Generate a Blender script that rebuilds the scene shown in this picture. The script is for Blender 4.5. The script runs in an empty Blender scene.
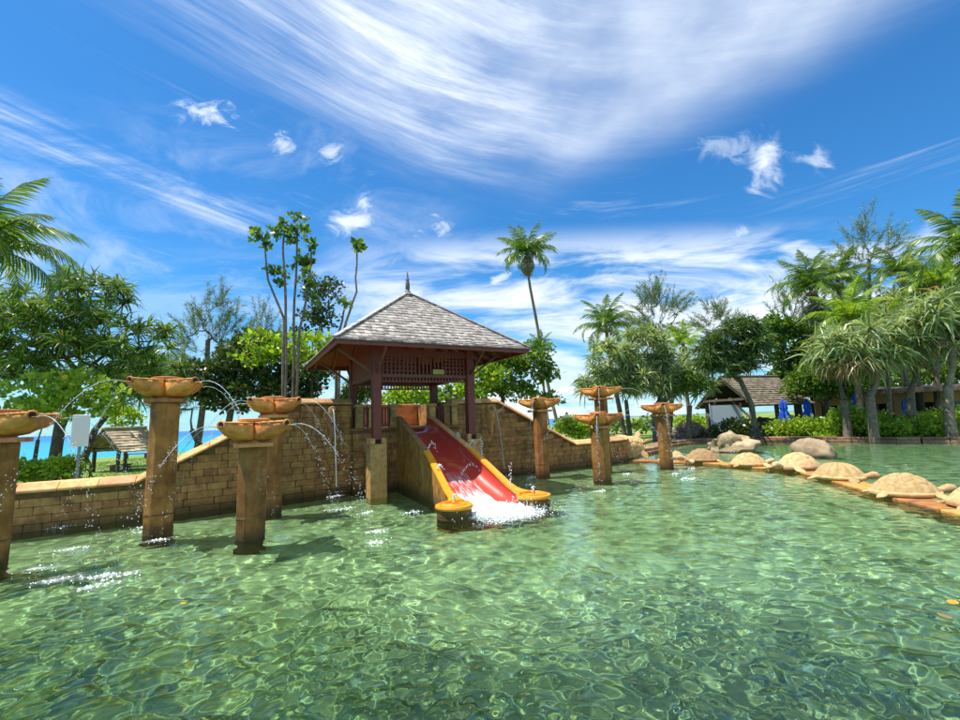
import bpy, bmesh, math, random
import numpy as np
from mathutils import Matrix, Vector, noise, geometry

S = bpy.context.scene
COL = S.collection
R = math.radians
PI = math.pi
rnd = random.Random(7)
rng = np.random.default_rng(11)

# ------------------------------------------------------------------ camera
CAM_H, PITCH, ROLL, FOC = 1.6, .136, -.034, 447.3 / 960
cam = bpy.data.cameras.new('camera'); cam_o = bpy.data.objects.new('camera', cam); COL.objects.link(cam_o)
S.camera = cam_o
cam.sensor_width = 36; cam.lens = 36 * FOC; cam.clip_start = .05; cam.clip_end = 60000
cam_o.matrix_world = Matrix.Translation((0, 0, CAM_H)) @ Matrix.Rotation(PI / 2 + PITCH, 4, 'X') @ Matrix.Rotation(ROLL, 4, 'Z')

# ------------------------------------------------------------------ frame of the pavilion (u along the wall, v away from the pool)
YAW = .496
CX, CY = -1.926, 11.933
UX, UY = math.cos(YAW), math.sin(YAW)
def L(u, v, z=0.0):
    return Vector((CX + u * UX - v * UY, CY + u * UY + v * UX, z))
def ray(px, py):
    ix, iy = px - 480, -(py - 360)
    cr, sr = math.cos(ROLL), math.sin(ROLL)
    a = ix * cr - iy * sr; b = ix * sr + iy * cr
    c, s = math.cos(PITCH), math.sin(PITCH); f = 447.3
    return Vector((a / f, c - b / f * s, s + b / f * c))
def at(px, py, y):                                   # point at depth y
    d = ray(px, py); return Vector((0, 0, CAM_H)) + d * (y / d.y)
def atz(px, py, z=0.0):                              # point at height z
    d = ray(px, py); return Vector((0, 0, CAM_H)) + d * ((z - CAM_H) / d.z)

# ------------------------------------------------------------------ sun (direction towards the sun, in the wall frame: left, high, a little behind)
sd = Vector((-.36 * UX - .15 * UY, -.36 * UY + .15 * UX, 1.0)).normalized()
sun = bpy.data.lights.new('sun', 'SUN'); sun.energy = 5.0; sun.angle = R(.5); sun.color = (1, .955, .88)
sun_o = bpy.data.objects.new('sun', sun); COL.objects.link(sun_o)
sun_o.location = (0, 0, 30); sun_o.rotation_euler = sd.to_track_quat('Z', 'Y').to_euler()
sun.cycles.is_caustics_light = True

# ------------------------------------------------------------------ node helpers
class X:
    """a socket with arithmetic"""
    def __init__(s, nt, o): s.nt, s.o = nt, o
    def _m(s, op, *a, clamp=False):
        n = s.nt.nodes.new('ShaderNodeMath'); n.operation = op; n.use_clamp = clamp
        for i, v in enumerate((s,) + a):
            if isinstance(v, X): s.nt.links.new(v.o, n.inputs[i])
            else: n.inputs[i].default_value = v
        return X(s.nt, n.outputs[0])
    def __add__(s, b): return s._m('ADD', b)
    def __radd__(s, b): return s._m('ADD', b)
    def __sub__(s, b): return s._m('SUBTRACT', b)
    def __rsub__(s, b): return (s * -1) + b
    def __mul__(s, b): return s._m('MULTIPLY', b)
    def __rmul__(s, b): return s._m('MULTIPLY', b)
    def __truediv__(s, b): return s._m('DIVIDE', b)
    def max(s, b): return s._m('MAXIMUM', b)
    def min(s, b): return s._m('MINIMUM', b)
    def pow(s, b): return s._m('POWER', b)
    def abs(s): return s._m('ABSOLUTE')
    def sqrt(s): return s._m('SQRT')
    def ss(s, a, b):                                  # smoothstep from a (0) to b (1)
        n = s.nt.nodes.new('ShaderNodeMapRange'); n.interpolation_type = 'SMOOTHSTEP'
        s.nt.links.new(s.o, n.inputs[0])
        lo, hi, t0, t1 = (a, b, 0, 1) if a < b else (b, a, 1, 0)
        n.inputs[1].default_value = lo; n.inputs[2].default_value = hi; n.inputs[3].default_value = t0; n.inputs[4].default_value = t1
        return X(s.nt, n.outputs[0])
def comb(nt, x, y, z):
    n = nt.nodes.new('ShaderNodeCombineXYZ')
    for i, v in enumerate((x, y, z)):
        if isinstance(v, X): nt.links.new(v.o, n.inputs[i])
        else: n.inputs[i].default_value = v
    return X(nt, n.outputs[0])
def sep(nt, v):
    n = nt.nodes.new('ShaderNodeSeparateXYZ'); nt.links.new(v.o, n.inputs[0])
    return [X(nt, n.outputs[i]) for i in range(3)]
def noi(nt, vec, scale=1., detail=4., rough=.55, dist=0., col=False):
    n = nt.nodes.new('ShaderNodeTexNoise'); n.inputs['Scale'].default_value = scale; n.inputs['Detail'].default_value = detail
    n.inputs['Roughness'].default_value = rough; n.inputs['Distortion'].default_value = dist
    if vec is not None: nt.links.new(vec.o, n.inputs['Vector'])
    return X(nt, n.outputs['Color' if col else 0])
def mixc(nt, f, a, b, mode='MIX'):
    n = nt.nodes.new('ShaderNodeMix'); n.data_type = 'RGBA'; n.blend_type = mode
    for i, v in ((0, f), (6, a), (7, b)):
        if isinstance(v, X): nt.links.new(v.o, n.inputs[i])
        elif i == 0: n.inputs[0].default_value = v
        else: n.inputs[i].default_value = (*v, 1)
    return X(nt, n.outputs[2])
def ramp(nt, f, stops):
    n = nt.nodes.new('ShaderNodeValToRGB'); nt.links.new(f.o, n.inputs[0]); e = n.color_ramp.elements
    while len(e) < len(stops): e.new(.5)
    for i, (p, c) in enumerate(stops): e[i].position = p; e[i].color = (*c, 1)
    return X(nt, n.outputs[0])

# ------------------------------------------------------------------ world: Nishita sky with procedural clouds
W = bpy.data.worlds.new("World"); S.world = W; W.use_nodes = True
nt = W.node_tree; bg = nt.nodes['Background']; bg.inputs[1].default_value = .095
sky = nt.nodes.new('ShaderNodeTexSky'); sky.sky_type = 'NISHITA'; sky.sun_disc = False
sky.sun_elevation = math.asin(sd.z); sky.sun_rotation = math.atan2(sd.x, sd.y)
sky.air_density = 1.0; sky.dust_density = .25; sky.ozone_density = 3.0; sky.altitude = 0
hs = nt.nodes.new('ShaderNodeHueSaturation'); hs.inputs['Saturation'].default_value = 1.12; hs.inputs['Value'].default_value = 1.0
nt.links.new(sky.outputs[0], hs.inputs['Color'])
base = mixc(nt, 1.0, X(nt, hs.outputs[0]), (.46, 1.06, 1.36), 'MULTIPLY')
tc = nt.nodes.new('ShaderNodeTexCoord'); D = X(nt, tc.outputs['Generated'])
dx, dy, dz = sep(nt, D)
dzc = dz.max(0.0) + .1
px_, py_ = dx / dzc, dy / dzc
b_ = py_ + (px_ - .45) * (px_ - .45) * .55
w1 = noi(nt, comb(nt, px_, py_, 0), 1.1, 2)
bw = b_ + (w1 - .5) * .22
st = noi(nt, comb(nt, px_ * 1.0, bw * 4.6, 3.), 1.5, 9, .68, .15)          # long fibres along the bend
st2 = noi(nt, comb(nt, px_ * 2.2, bw * 15., 8.), 1.2, 8, .7, .12)
soft = noi(nt, comb(nt, px_, py_, 5.), 2.2, 5, .5)
edge = bw + (px_ - .25).max(0.0) * .75
main = edge.ss(1.78, 1.2) * (px_ + (w1 - .5) * .5).ss(-1.05, -.1)
lft = px_.ss(.45, -.35)
c_main = main * ((st * .7 + st2 * .45 + soft * .3).ss(.56, .92) * (lft * .62 + .10) + (st2 * .6 + st * .4).ss(.48, .66) * (lft * .22 + .05) + main * (soft.ss(.2, .75) * .66 + .12) * (1.0 - lft * .5))
wisp = bw.ss(2.25, 2.5) * bw.ss(2.95, 2.7) * px_.ss(-.55, -1.0)
wn = noi(nt, comb(nt, px_ * 1.6, py_ * 1.6, 31.), 1.4, 6, .65, .8)
c_wisp = wisp * (st * .45 + st2 * .3 + wn * .45).ss(.50, .82) * .75 * wn.ss(.34, .58)
veil = wn.ss(.42, .75) * .34 * px_.ss(.1, -.5) * py_.ss(.9, 1.4) + .0
thin = (st * .55 + st2 * .5).ss(.54, .80) * .45 * py_.ss(.6, 1.3) * noi(nt, comb(nt, px_, py_, 20.), 1.3, 2).ss(.42, .62)
fx, fz = dx / dy.max(.02), dz / dy.max(.02)
front = dy.ss(.05, .2)
lown = noi(nt, comb(nt, fx * 1.6, fz * 6.5, 2.), 1.7, 8, .6, .6)
lowm = fz.ss(.46, .34) * front
lowx = fx.ss(-.55, .0) * .75 + .25
c_low = lowm * lowx * lown.ss(.37, .60) * .98
leftlow = noi(nt, comb(nt, fx * 2.2, fz * 3., 9.), 1.4, 7, .6, .4)
c_ll = fz.ss(.62, .3) * fx.ss(-.45, -.85) * leftlow.ss(.42, .72) * .75 * front
dens = c_main.max(c_wisp).max(veil).max(thin).max(c_low).max(c_ll)
pn = noi(nt, comb(nt, fx * 7. + fz * 5., fz * 10. - fx * 3., 1.), 1.6, 8, .66, .9)
def puff(px, py, rx, ry, ang=0., a=1.0, nz=4.2):
    d = ray(px, py); cx, cz = d.x / d.y, d.z / d.y; k = 1.15 / 447.3
    c, s = math.cos(R(ang)), math.sin(R(ang))
    ex, ez = fx - cx, fz - cz
    lx, lz = (ex * c + ez * s) / (rx * k), (ez * c - ex * s) / (ry * k)
    r2 = lx * lx + lz * lz
    return ((1.0 - r2.sqrt()) * .8 + (pn - .5) * nz).ss(.0, 1.15) * r2.ss(2.2, .3) * a * front
for p in ((766, 164, 40, 21, 80, 1, 2.2), (760, 182, 20, 12, 60, .8, 3.), (752, 150, 26, 12, 100, .5, 3.), (820, 160, 14, 16, 60, .5), (364, 203, 16, 12, 60, .95, 3.), (350, 222, 24, 15, 20, .9, 3.4), (214, 115, 40, 17, -8, .75), (280, 143, 18, 12, -20, .75),
          (332, 153, 16, 15, 40, .65), (500, 278, 26, 8, 40, .8), (438, 226, 22, 15, 20, .6), (735, 238, 24, 8, 30, .6), (745, 150, 18, 60, 80, .35)):
    dens = dens.max(puff(*p))
dens = dens.min(.96)
hor = dz.ss(.20, .0) * .34
base = mixc(nt, hor, base, (3.6, 5.6, 7.4))
skyc = mixc(nt, dens, base, (7.6, 8.3, 9.2))
nt.links.new(skyc.o, bg.inputs[0])

vs = S.view_settings
vs.view_transform = 'Standard'; vs.look = 'None'; vs.exposure = .52; vs.gamma = 1
S.cycles.max_bounces = 7; S.cycles.transparent_max_bounces = 8; S.cycles.use_denoising = True
S.cycles.sample_clamp_indirect = 6

# ------------------------------------------------------------------ materials
def new_mat(name):
    m = bpy.data.materials.new(name); m.use_nodes = True
    return m, m.node_tree, m.node_tree.nodes['Principled BSDF']
def coords(nt, kind='Object'):
    n = nt.nodes.new('ShaderNodeTexCoord'); return X(nt, n.outputs[kind])
def wcoords(nt):
    n = nt.nodes.new('ShaderNodeNewGeometry'); return X(nt, n.outputs['Position'])
def objrand(nt):
    n = nt.nodes.new('ShaderNodeObjectInfo'); return X(nt, n.outputs['Random'])
def island(nt):
    n = nt.nodes.new('ShaderNodeNewGeometry'); return X(nt, n.outputs['Random Per Island'])
def bump(nt, p, h, strength=.4, dist=.01):
    n = nt.nodes.new('ShaderNodeBump'); n.inputs['Strength'].default_value = strength; n.inputs['Distance'].default_value = dist
    nt.links.new(h.o, n.inputs['Height']); nt.links.new(n.outputs[0], p.inputs['Normal'])
def scol(nt, p, c): nt.links.new(c.o, p.inputs['Base Color'])

def stone(name, c0, c1, c2, scale=6., rough=.8, wet=None, crease=0., streak=0., rand='obj', bs=.5, spec=.4, stain_crease=(.05, .03, .015), stains=.55):
    m, nt, p = new_mat(name); P = wcoords(nt)
    n1 = noi(nt, P, scale, 6, .65); n2 = noi(nt, P, scale * .23, 4, .6, 1.0); n3 = noi(nt, P, scale * 9, 3, .6)
    c = ramp(nt, n1, [(.3, c0), (.55, c1), (.75, c2)])
    r = objrand(nt) if rand == 'obj' else island(nt)
    hsv = nt.nodes.new('ShaderNodeHueSaturation'); nt.links.new((r * (.7 if name != 'wall_stone' else .34) + (.65 if name != 'wall_stone' else .78)).o, hsv.inputs['Value']); nt.links.new(c.o, hsv.inputs['Color'])
    nt.links.new((r * 7.31)._m('FRACT')._m('MULTIPLY_ADD', .018, .491).o, hsv.inputs['Hue'])
    c = X(nt, hsv.outputs[0])
    c = mixc(nt, n2.ss(.5, .72) * stains, c, stain_crease)
    if streak:
        sx_, sy_, sz_ = sep(nt, P); n5 = noi(nt, comb(nt, sx_ * 7., sy_ * 7., sz_ * 1.3), 1., 6, .7, .5)
        c = mixc(nt, n5.ss(.47, .70) * streak, c, tuple(v * .6 for v in stain_crease)); c = mixc(nt, n5.ss(.42, .30) * streak * .4, c, (.55, .45, .30))
    if wet:
        z = sep(nt, P)[2]
        c = mixc(nt, (z + (n2 - .5) * .25).ss(wet, 0.0) * .75, c, (.035, .028, .014))
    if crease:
        g = nt.nodes.new('ShaderNodeNewGeometry'); c = mixc(nt, X(nt, g.outputs['Pointiness']).ss(.50, .455) * crease, c, stain_crease)  # darkens the concave edges of the mesh
    scol(nt, p, c); p.inputs['Roughness'].default_value = rough; p.inputs['Specular IOR Level'].default_value = spec
    bump(nt, p, n1 * .7 + n3 * .5, bs, .015)
    return m
def paint(name, c, rough=.5, var=.25, scale=7., coat=0., bs=.15, metal=0., dirt_or_sunlit=(.08, .05, .03), dirt_or_sunlit_amt=.35):
    m, nt, p = new_mat(name); P = wcoords(nt)
    n = noi(nt, P, scale, 6, .65); n2 = noi(nt, P, scale * .35, 5, .6, .8)
    cc = mixc(nt, n, tuple(x * (1 - var) for x in c), tuple(min(1, x * (1 + var)) for x in c))
    cc = mixc(nt, n2.ss(.55, .78) * dirt_or_sunlit_amt, cc, dirt_or_sunlit)
    scol(nt, p, cc); p.inputs['Roughness'].default_value = rough; p.inputs['Coat Weight'].default_value = coat; p.inputs['Metallic'].default_value = metal
    bump(nt, p, n, bs, .01); return m
def leafm(name, c0, c1, trans=.35, rough=.36, tip=None):
    c0 = tuple(x * .85 for x in c0); c1 = tuple(x * 1.25 for x in c1)
    m = bpy.data.materials.new(name); m.use_nodes = True; nt = m.node_tree; p = nt.nodes['Principled BSDF']; out = nt.nodes['Material Output']
    r = island(nt); P = wcoords(nt); n = noi(nt, P, .9, 3)
    f = (r * .9 + n * .5 - .2)._m('MULTIPLY', 1., clamp=True).pow(1.5)
    c = mixc(nt, f, c0, c1)
    if tip: c = mixc(nt, (r * 5.7)._m('FRACT').ss(.93, .97), c, tip)
    scol(nt, p, c); p.inputs['Roughness'].default_value = rough; p.inputs['Specular IOR Level'].default_value = .45
    t = nt.nodes.new('ShaderNodeBsdfTranslucent')
    c2 = mixc(nt, 1., c, (1.5, 1.35, .5), 'MULTIPLY'); nt.links.new(c2.o, t.inputs[0])
    mx = nt.nodes.new('ShaderNodeMixShader'); mx.inputs[0].default_value = trans
    nt.links.new(p.outputs[0], mx.inputs[1]); nt.links.new(t.outputs[0], mx.inputs[2]); nt.links.new(mx.outputs[0], out.inputs[0])
    return m

M = {}
M['block'] = stone('wall_stone', (.30, .135, .04), (.50, .25, .078), (.62, .37, .145), 7, wet=.30, streak=.45)
M['mortar'] = stone('mortar', (.18, .095, .03), (.27, .15, .05), (.34, .21, .08), 9, wet=.3)
M['coping'] = stone('coping_stone', (.46, .21, .07), (.66, .36, .14), (.76, .47, .22), 5, stains=.3)
M['pillar'] = stone('pillar_stone', (.17, .062, .012), (.34, .14, .032), (.46, .22, .065), 4, wet=.25, streak=.42, stains=.75, stain_crease=(.07, .03, .01))
M['bowl'] = stone('bowl_stone', (.48, .16, .03), (.66, .27, .055), (.76, .38, .10), 9, bs=1, rough=.6, stains=.4, stain_crease=(.26, .09, .02), crease=.6)
M['slab'] = stone('slab_stone', (.40, .15, .05), (.56, .25, .09), (.64, .34, .15), 8)
M['turtle'] = stone('turtle_stone', (.38, .23, .09), (.55, .36, .16), (.66, .46, .24), 12, bs=.9, stains=.3, stain_crease=(.34, .18, .07), crease=.85)
M['ledge'] = stone('ledge_stone', (.36, .15, .035), (.56, .26, .06), (.62, .34, .12), 6, stains=.5)
M['rock'] = stone('boulder_stone', (.26, .18, .09), (.46, .34, .19), (.58, .46, .30), 3, bs=1, wet=.12)
M['darkrock'] = stone('dark_rock', (.06, .045, .035), (.16, .11, .08), (.30, .22, .16), 4, bs=1)
M['kerb'] = stone('kerb_stone', (.20, .10, .05), (.33, .18, .10), (.42, .26, .16), 5)
M['slidewall'] = stone('slide_side_stone', (.26, .10, .015), (.48, .22, .04), (.58, .32, .09), 5, wet=.3, streak=.6, stains=.6)
M['carved'] = stone('carved_stone', (.34, .17, .05), (.54, .30, .10), (.64, .40, .16), 10, bs=.8)
M['red'] = paint('slide_red_paint', (.52, .055, .035), .34, .25, 6, coat=.3, dirt_or_sunlit=(.66, .24, .08), dirt_or_sunlit_amt=.75)  # orange blotches put the sunlit orange-red into the chute colour
M['yellow'] = paint('slide_yellow_paint', (.80, .32, .015), .4, .2, 9, coat=.2, dirt_or_sunlit=(.45, .15, .02), dirt_or_sunlit_amt=.5)
M['wood'] = paint('dark_red_wood', (.19, .036, .018), .5, .3, 14, bs=.2)
M['woodlit'] = paint('stained_wood', (.17, .06, .036), .55, .3, 10)
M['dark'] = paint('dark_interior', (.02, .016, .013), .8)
M['finial'] = paint('finial_metal', (.10, .10, .09), .5, .3, 20)
M['grey'] = paint('grey_pole', (.25, .27, .29), .5, .2)
M['sign'] = paint('sign_panel', (.80, .74, .76), .5, .06, 3, dirt_or_sunlit_amt=.1)
M['plaque'] = paint('brass_plaque', (.42, .33, .08), .45, .2, 6)
M['blue'] = paint('blue_canvas', (.01, .10, .55), .75, .2, 6, dirt_or_sunlit_amt=.0)
M['white'] = paint('white_cloth', (.55, .62, .68), .8, .05, 3, dirt_or_sunlit_amt=.0)
M['tan'] = paint('tan_plaster', (.50, .27, .11), .8, .15, 3)
M['thatch'] = stone('thatch', (.28, .21, .13), (.48, .38, .25), (.64, .53, .38), 14, bs=1, rand='island', stains=.4)
M['shingle'] = stone('roof_shingle', (.19, .155, .125), (.37, .32, .275), (.57, .51, .45), 9, rand='island', stains=.3, stain_crease=(.10, .08, .07), bs=.4)
M['darkthatch'] = stone('dark_thatch', (.11, .085, .06), (.22, .18, .13), (.34, .28, .21), 14, bs=1, rand='island', stains=.4)
M['bark'] = stone('bark', (.05, .04, .028), (.12, .095, .07), (.21, .17, .13), 7, bs=1)
M['palebark'] = stone('pale_bark', (.11, .08, .05), (.21, .16, .105), (.32, .25, .17), 7, bs=1)
M['panda'] = leafm('pandanus_leaf', (.05, .12, .015), (.20, .32, .06), .3, tip=(.30, .23, .09))
M['pandadark'] = leafm('dark_pandanus_leaf', (.03, .075, .015), (.12, .20, .05), .3, tip=(.2, .15, .08))
M['pandapale'] = leafm('pale_pandanus_leaf', (.13, .20, .06), (.40, .50, .24), .35, tip=(.35, .30, .14))
M['broad'] = leafm('broad_leaf', (.05, .12, .012), (.17, .29, .035), .4)
M['broaddark'] = leafm('dark_leaf', (.025, .055, .012), (.085, .14, .03), .3, tip=(.18, .09, .04))
M['bright'] = leafm('bright_leaf', (.14, .27, .018), (.34, .50, .05), .45, tip=(.45, .40, .05))
M['needle'] = leafm('casuarina_needle', (.08, .13, .05), (.20, .27, .11), .35)
M['palm'] = leafm('palm_leaflet', (.05, .12, .015), (.19, .30, .05), .35, tip=(.35, .28, .08))
M['palmbright'] = leafm('bright_palm_leaflet', (.13, .25, .02), (.34, .48, .06), .45, tip=(.40, .36, .08))
M['dry'] = leafm('dry_leaf', (.20, .13, .05), (.38, .28, .13), .2)
M['flower'] = leafm('white_flower', (.7, .7, .6), (.85, .85, .75), .2)
M['redflower'] = leafm('red_flower', (.6, .03, .03), (.7, .1, .04), .2)
M['yleaf'] = leafm('yellow_leaf', (.8, .42, .02), (.75, .30, .02), .2)
def _lawn():
    m, nt, p = new_mat('lawn_grass'); P = wcoords(nt)
    n = noi(nt, P, .35, 6, .6); n2 = noi(nt, P, 14, 4, .7)
    c = mixc(nt, n.ss(.3, .7), (.13, .23, .03), (.27, .33, .07)); c = mixc(nt, n2 * .5, c, (.07, .13, .015))
    scol(nt, p, c); p.inputs['Roughness'].default_value = .95; bump(nt, p, n2, .8, .05); return m
M['lawn'] = _lawn()
def _sand():
    m, nt, p = new_mat('sand'); P = wcoords(nt); scol(nt, p, mixc(nt, noi(nt, P, 3), (.5, .40, .26), (.62, .52, .37))); p.inputs['Roughness'].default_value = .95; return m
M['sand'] = _sand()
def _sea():
    m, nt, p = new_mat('sea_water'); P = wcoords(nt)
    d = sep(nt, P); n = noi(nt, P, .02, 4)
    c = mixc(nt, (d[1] + n * 80).ss(60, 420), (.015, .30, .38), (.008, .13, .33))
    scol(nt, p, c); p.inputs['Roughness'].default_value = .35; p.inputs['Specular IOR Level'].default_value = .25
    bump(nt, p, noi(nt, P, .6, 5), .5, .3); return m
M['sea'] = _sea()
def _floor():
    m, nt, p = new_mat('pool_floor'); P = wcoords(nt); x, y, z = sep(nt, P)
    n1 = noi(nt, P, .35, 4, .6); n2 = noi(nt, P, 2.6, 7, .72); n3 = noi(nt, P, 11, 5, .7); n4 = noi(nt, P, 5.5, 3, .6, 1.0)
    c = mixc(nt, n1.ss(.35, .65), (.12, .19, .06), (.20, .265, .10))
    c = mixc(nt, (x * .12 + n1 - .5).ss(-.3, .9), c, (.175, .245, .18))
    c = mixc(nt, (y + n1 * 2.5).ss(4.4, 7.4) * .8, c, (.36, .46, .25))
    c = mixc(nt, n2.ss(.42, .66) * .75, c, (.035, .065, .03))
    c = mixc(nt, n3.ss(.54, .70) * .6, c, (.46, .40, .08))
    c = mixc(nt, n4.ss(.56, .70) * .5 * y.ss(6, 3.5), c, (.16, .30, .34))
    scol(nt, p, c); p.inputs['Roughness'].default_value = .9; return m
M['floor'] = _floor()
def _water():
    m = bpy.data.materials.new('pool_water'); m.use_nodes = True; nt = m.node_tree; nt.nodes.clear()
    out = nt.nodes.new('ShaderNodeOutputMaterial'); g = nt.nodes.new('ShaderNodeBsdfGlass')
    g.inputs['IOR'].default_value = 1.33; g.inputs['Roughness'].default_value = 0; g.inputs['Color'].default_value = (.83, .955, .87, 1)
    nt.links.new(g.outputs[0], out.inputs[0]); return m
M['water'] = _water()
def _foam(name, a, e=.0):
    m, nt, p = new_mat(name); p.inputs['Base Color'].default_value = (.82, .88, .90, 1); p.inputs['Roughness'].default_value = .35
    p.inputs['Transmission Weight'].default_value = a; p.inputs['IOR'].default_value = 1.33; return m
M['foam'] = _foam('water_foam', .0)
M['spray'] = _foam('water_spray', .25)
M['stream'] = _foam('water_stream', .5)

# ------------------------------------------------------------------ mesh helpers
def np_mesh(name, V, faces, smooth=False):
    """V (n,3); faces: list of index arrays (m,k)"""
    V = np.asarray(V, dtype=np.float32).reshape(-1, 3)
    me = bpy.data.meshes.new(name)
    faces = [np.asarray(f, dtype=np.int32) for f in faces if len(f)]
    tot = sum(f.size for f in faces)
    me.vertices.add(len(V)); me.vertices.foreach_set('co', V.ravel())
    me.loops.add(tot); me.loops.foreach_set('vertex_index', np.concatenate([f.ravel() for f in faces]))
    st, o = [], 0
    for f in faces:
        st.append(np.arange(len(f)) * f.shape[1] + o); o += f.size
    st = np.concatenate(st); me.polygons.add(len(st)); me.polygons.foreach_set('loop_start', st.astype(np.int32))
    if smooth: me.polygons.foreach_set('use_smooth', np.ones(len(st), bool))
    me.update(calc_edges=True); return me
class MB:
    def __init__(s): s.v = []; s.f = []
    def add(s, vs, fs):
        o = len(s.v); s.v += [tuple(v) for v in vs]; s.f += [tuple(i + o for i in f) for f in fs]; return s
    def box(s, x0, x1, y0, y1, z0, z1):
        return s.add([(x0, y0, z0), (x1, y0, z0), (x1, y1, z0), (x0, y1, z0), (x0, y0, z1), (x1, y0, z1), (x1, y1, z1), (x0, y1, z1)],
                     [(0, 3, 2, 1), (4, 5, 6, 7), (0, 1, 5, 4), (1, 2, 6, 5), (2, 3, 7, 6), (3, 0, 4, 7)])
    def hexa(s, p):                                   # 8 corners, bottom ring then top ring
        return s.add(p, [(0, 3, 2, 1), (4, 5, 6, 7), (0, 1, 5, 4), (1, 2, 6, 5), (2, 3, 7, 6), (3, 0, 4, 7)])
    def bar(s, a, b, w, h=None, up=(0, 0, 1)):
        a, b = Vector(a), Vector(b); h = h or w; d = (b - a).normalized(); r = d.cross(Vector(up))
        if r.length < 1e-4: r = d.cross(Vector((1, 0, 0)))
        r.normalize(); u = r.cross(d); q = []
        for p in (a, b):
            q += [p - r * w / 2 - u * h / 2, p + r * w / 2 - u * h / 2, p + r * w / 2 + u * h / 2, p - r * w / 2 + u * h / 2]
        return s.add(q, [(0, 3, 2, 1), (4, 5, 6, 7), (0, 1, 5, 4), (1, 2, 6, 5), (2, 3, 7, 6), (3, 0, 4, 7)])
    def tube(s, pts, rad, n=8, cap=True):
        pts = [Vector(p) for p in pts]; rad = rad if hasattr(rad, '__len__') else [rad] * len(pts); rings = []
        t0 = (pts[1] - pts[0]).normalized(); ref = Vector((0, 0, 1)) if abs(t0.z) < .9 else Vector((1, 0, 0))
        x = t0.cross(ref).normalized()
        for i, p in enumerate(pts):
            t = (pts[min(i + 1, len(pts) - 1)] - pts[max(i - 1, 0)]).normalized()
            x = (x - t * x.dot(t)).normalized(); y = t.cross(x)
            rings.append([p + (x * math.cos(2 * PI * k / n) + y * math.sin(2 * PI * k / n)) * rad[i] for k in range(n)])
        return s.loft(rings, cap)
    def loft(s, rings, cap=True, closed=True):
        n = len(rings[0]); vs = [v for r in rings for v in r]; fs = []
        for i in range(len(rings) - 1):
            for k in range(n if closed else n - 1):
                a, b = i * n + k, i * n + (k + 1) % n; fs.append((a, b, b + n, a + n))
        if cap: fs.append(tuple(range(n))[::-1]); fs.append(tuple(range((len(rings) - 1) * n, len(rings) * n)))
        return s.add(vs, fs)
    def lathe(s, prof, n=16, c=(0, 0, 0), sx=1, sy=1):
        rings = [[(c[0] + r * sx * math.cos(2 * PI * k / n), c[1] + r * sy * math.sin(2 * PI * k / n), c[2] + z) for k in range(n)] for r, z in prof]
        return s.loft(rings)
    def prism(s, poly, z0, z1):
        n = len(poly); vs = [(x, y, z0) for x, y in poly] + [(x, y, z1) for x, y in poly]
        return s.add(vs, [tuple(range(n))[::-1], tuple(range(n, 2 * n))] + [(k, (k + 1) % n, (k + 1) % n + n, k + n) for k in range(n)])
    def mesh(s, name, smooth=False, bevel=0, seg=1, m=None, angle=None):
        me = bpy.data.meshes.new(name); me.from_pydata([tuple(v) for v in s.v], [], s.f)
        bm = bmesh.new(); bm.from_mesh(me); bmesh.ops.recalc_face_normals(bm, faces=bm.faces)
        if bevel: bmesh.ops.bevel(bm, geom=[e for e in bm.edges if e.is_manifold and e.calc_face_angle(0) > .4], offset=bevel, segments=seg, affect='EDGES', clamp_overlap=True)
        bm.to_mesh(me); bm.free()
        if smooth:
            me.polygons.foreach_set('use_smooth', np.ones(len(me.polygons), bool))
            if angle is not None: me.set_sharp_from_angle(angle=angle)
        if m: me.materials.append(M[m])
        me.update(); return me
class Thing:
    """an Empty at the base of a thing; frame = (origin, yaw): geometry given in that frame"""
    def __init__(s, name, label, cat, base=(0, 0, 0), group=None, frame='W', rot=None):
        e = bpy.data.objects.new(name, None); COL.objects.link(e); e.empty_display_size = .2
        base = Vector(base); s.base = base; s.e = e
        if frame == 'L': e.location = L(*base); e.rotation_euler = (0, 0, YAW)
        elif frame == 'O': e.location = base; s.base = Vector((0, 0, 0)); e.rotation_euler = rot or (0, 0, 0)
        else: e.location = base
        e['label'] = label; e['category'] = cat
        if group: e['group'] = group
    def part(s, name, me, mat=None, parent=None, loc=None, rot=None, scale=None, stuff=False, label=None):
        if isinstance(me, MB): me = me.mesh(name, m=mat)
        elif mat and not me.materials: me.materials.append(M[mat])
        o = bpy.data.objects.new(name, me); COL.objects.link(o)
        if parent is None: o.parent = s.e; o.location = Vector(loc or (0, 0, 0)) - s.base
        else: o.parent = parent; o.location = Vector(loc or (0, 0, 0))
        if rot: o.rotation_euler = rot
        if scale: o.scale = scale
        if stuff: o['kind'] = 'stuff'
        if label: o['label'] = label
        return o
def single(name, me, mat=None, label=None, cat=None, kind=None, group=None, loc=(0, 0, 0), rot=(0, 0, 0), scale=None):
    if isinstance(me, MB): me = me.mesh(name, m=mat)
    elif mat and not me.materials: me.materials.append(M[mat])
    o = bpy.data.objects.new(name, me); COL.objects.link(o); o.location = loc; o.rotation_euler = rot
    if scale: o.scale = scale
    if label: o['label'] = label
    if cat: o['category'] = cat
    if kind: o['kind'] = kind
    if group: o['group'] = group
    return o

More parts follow.
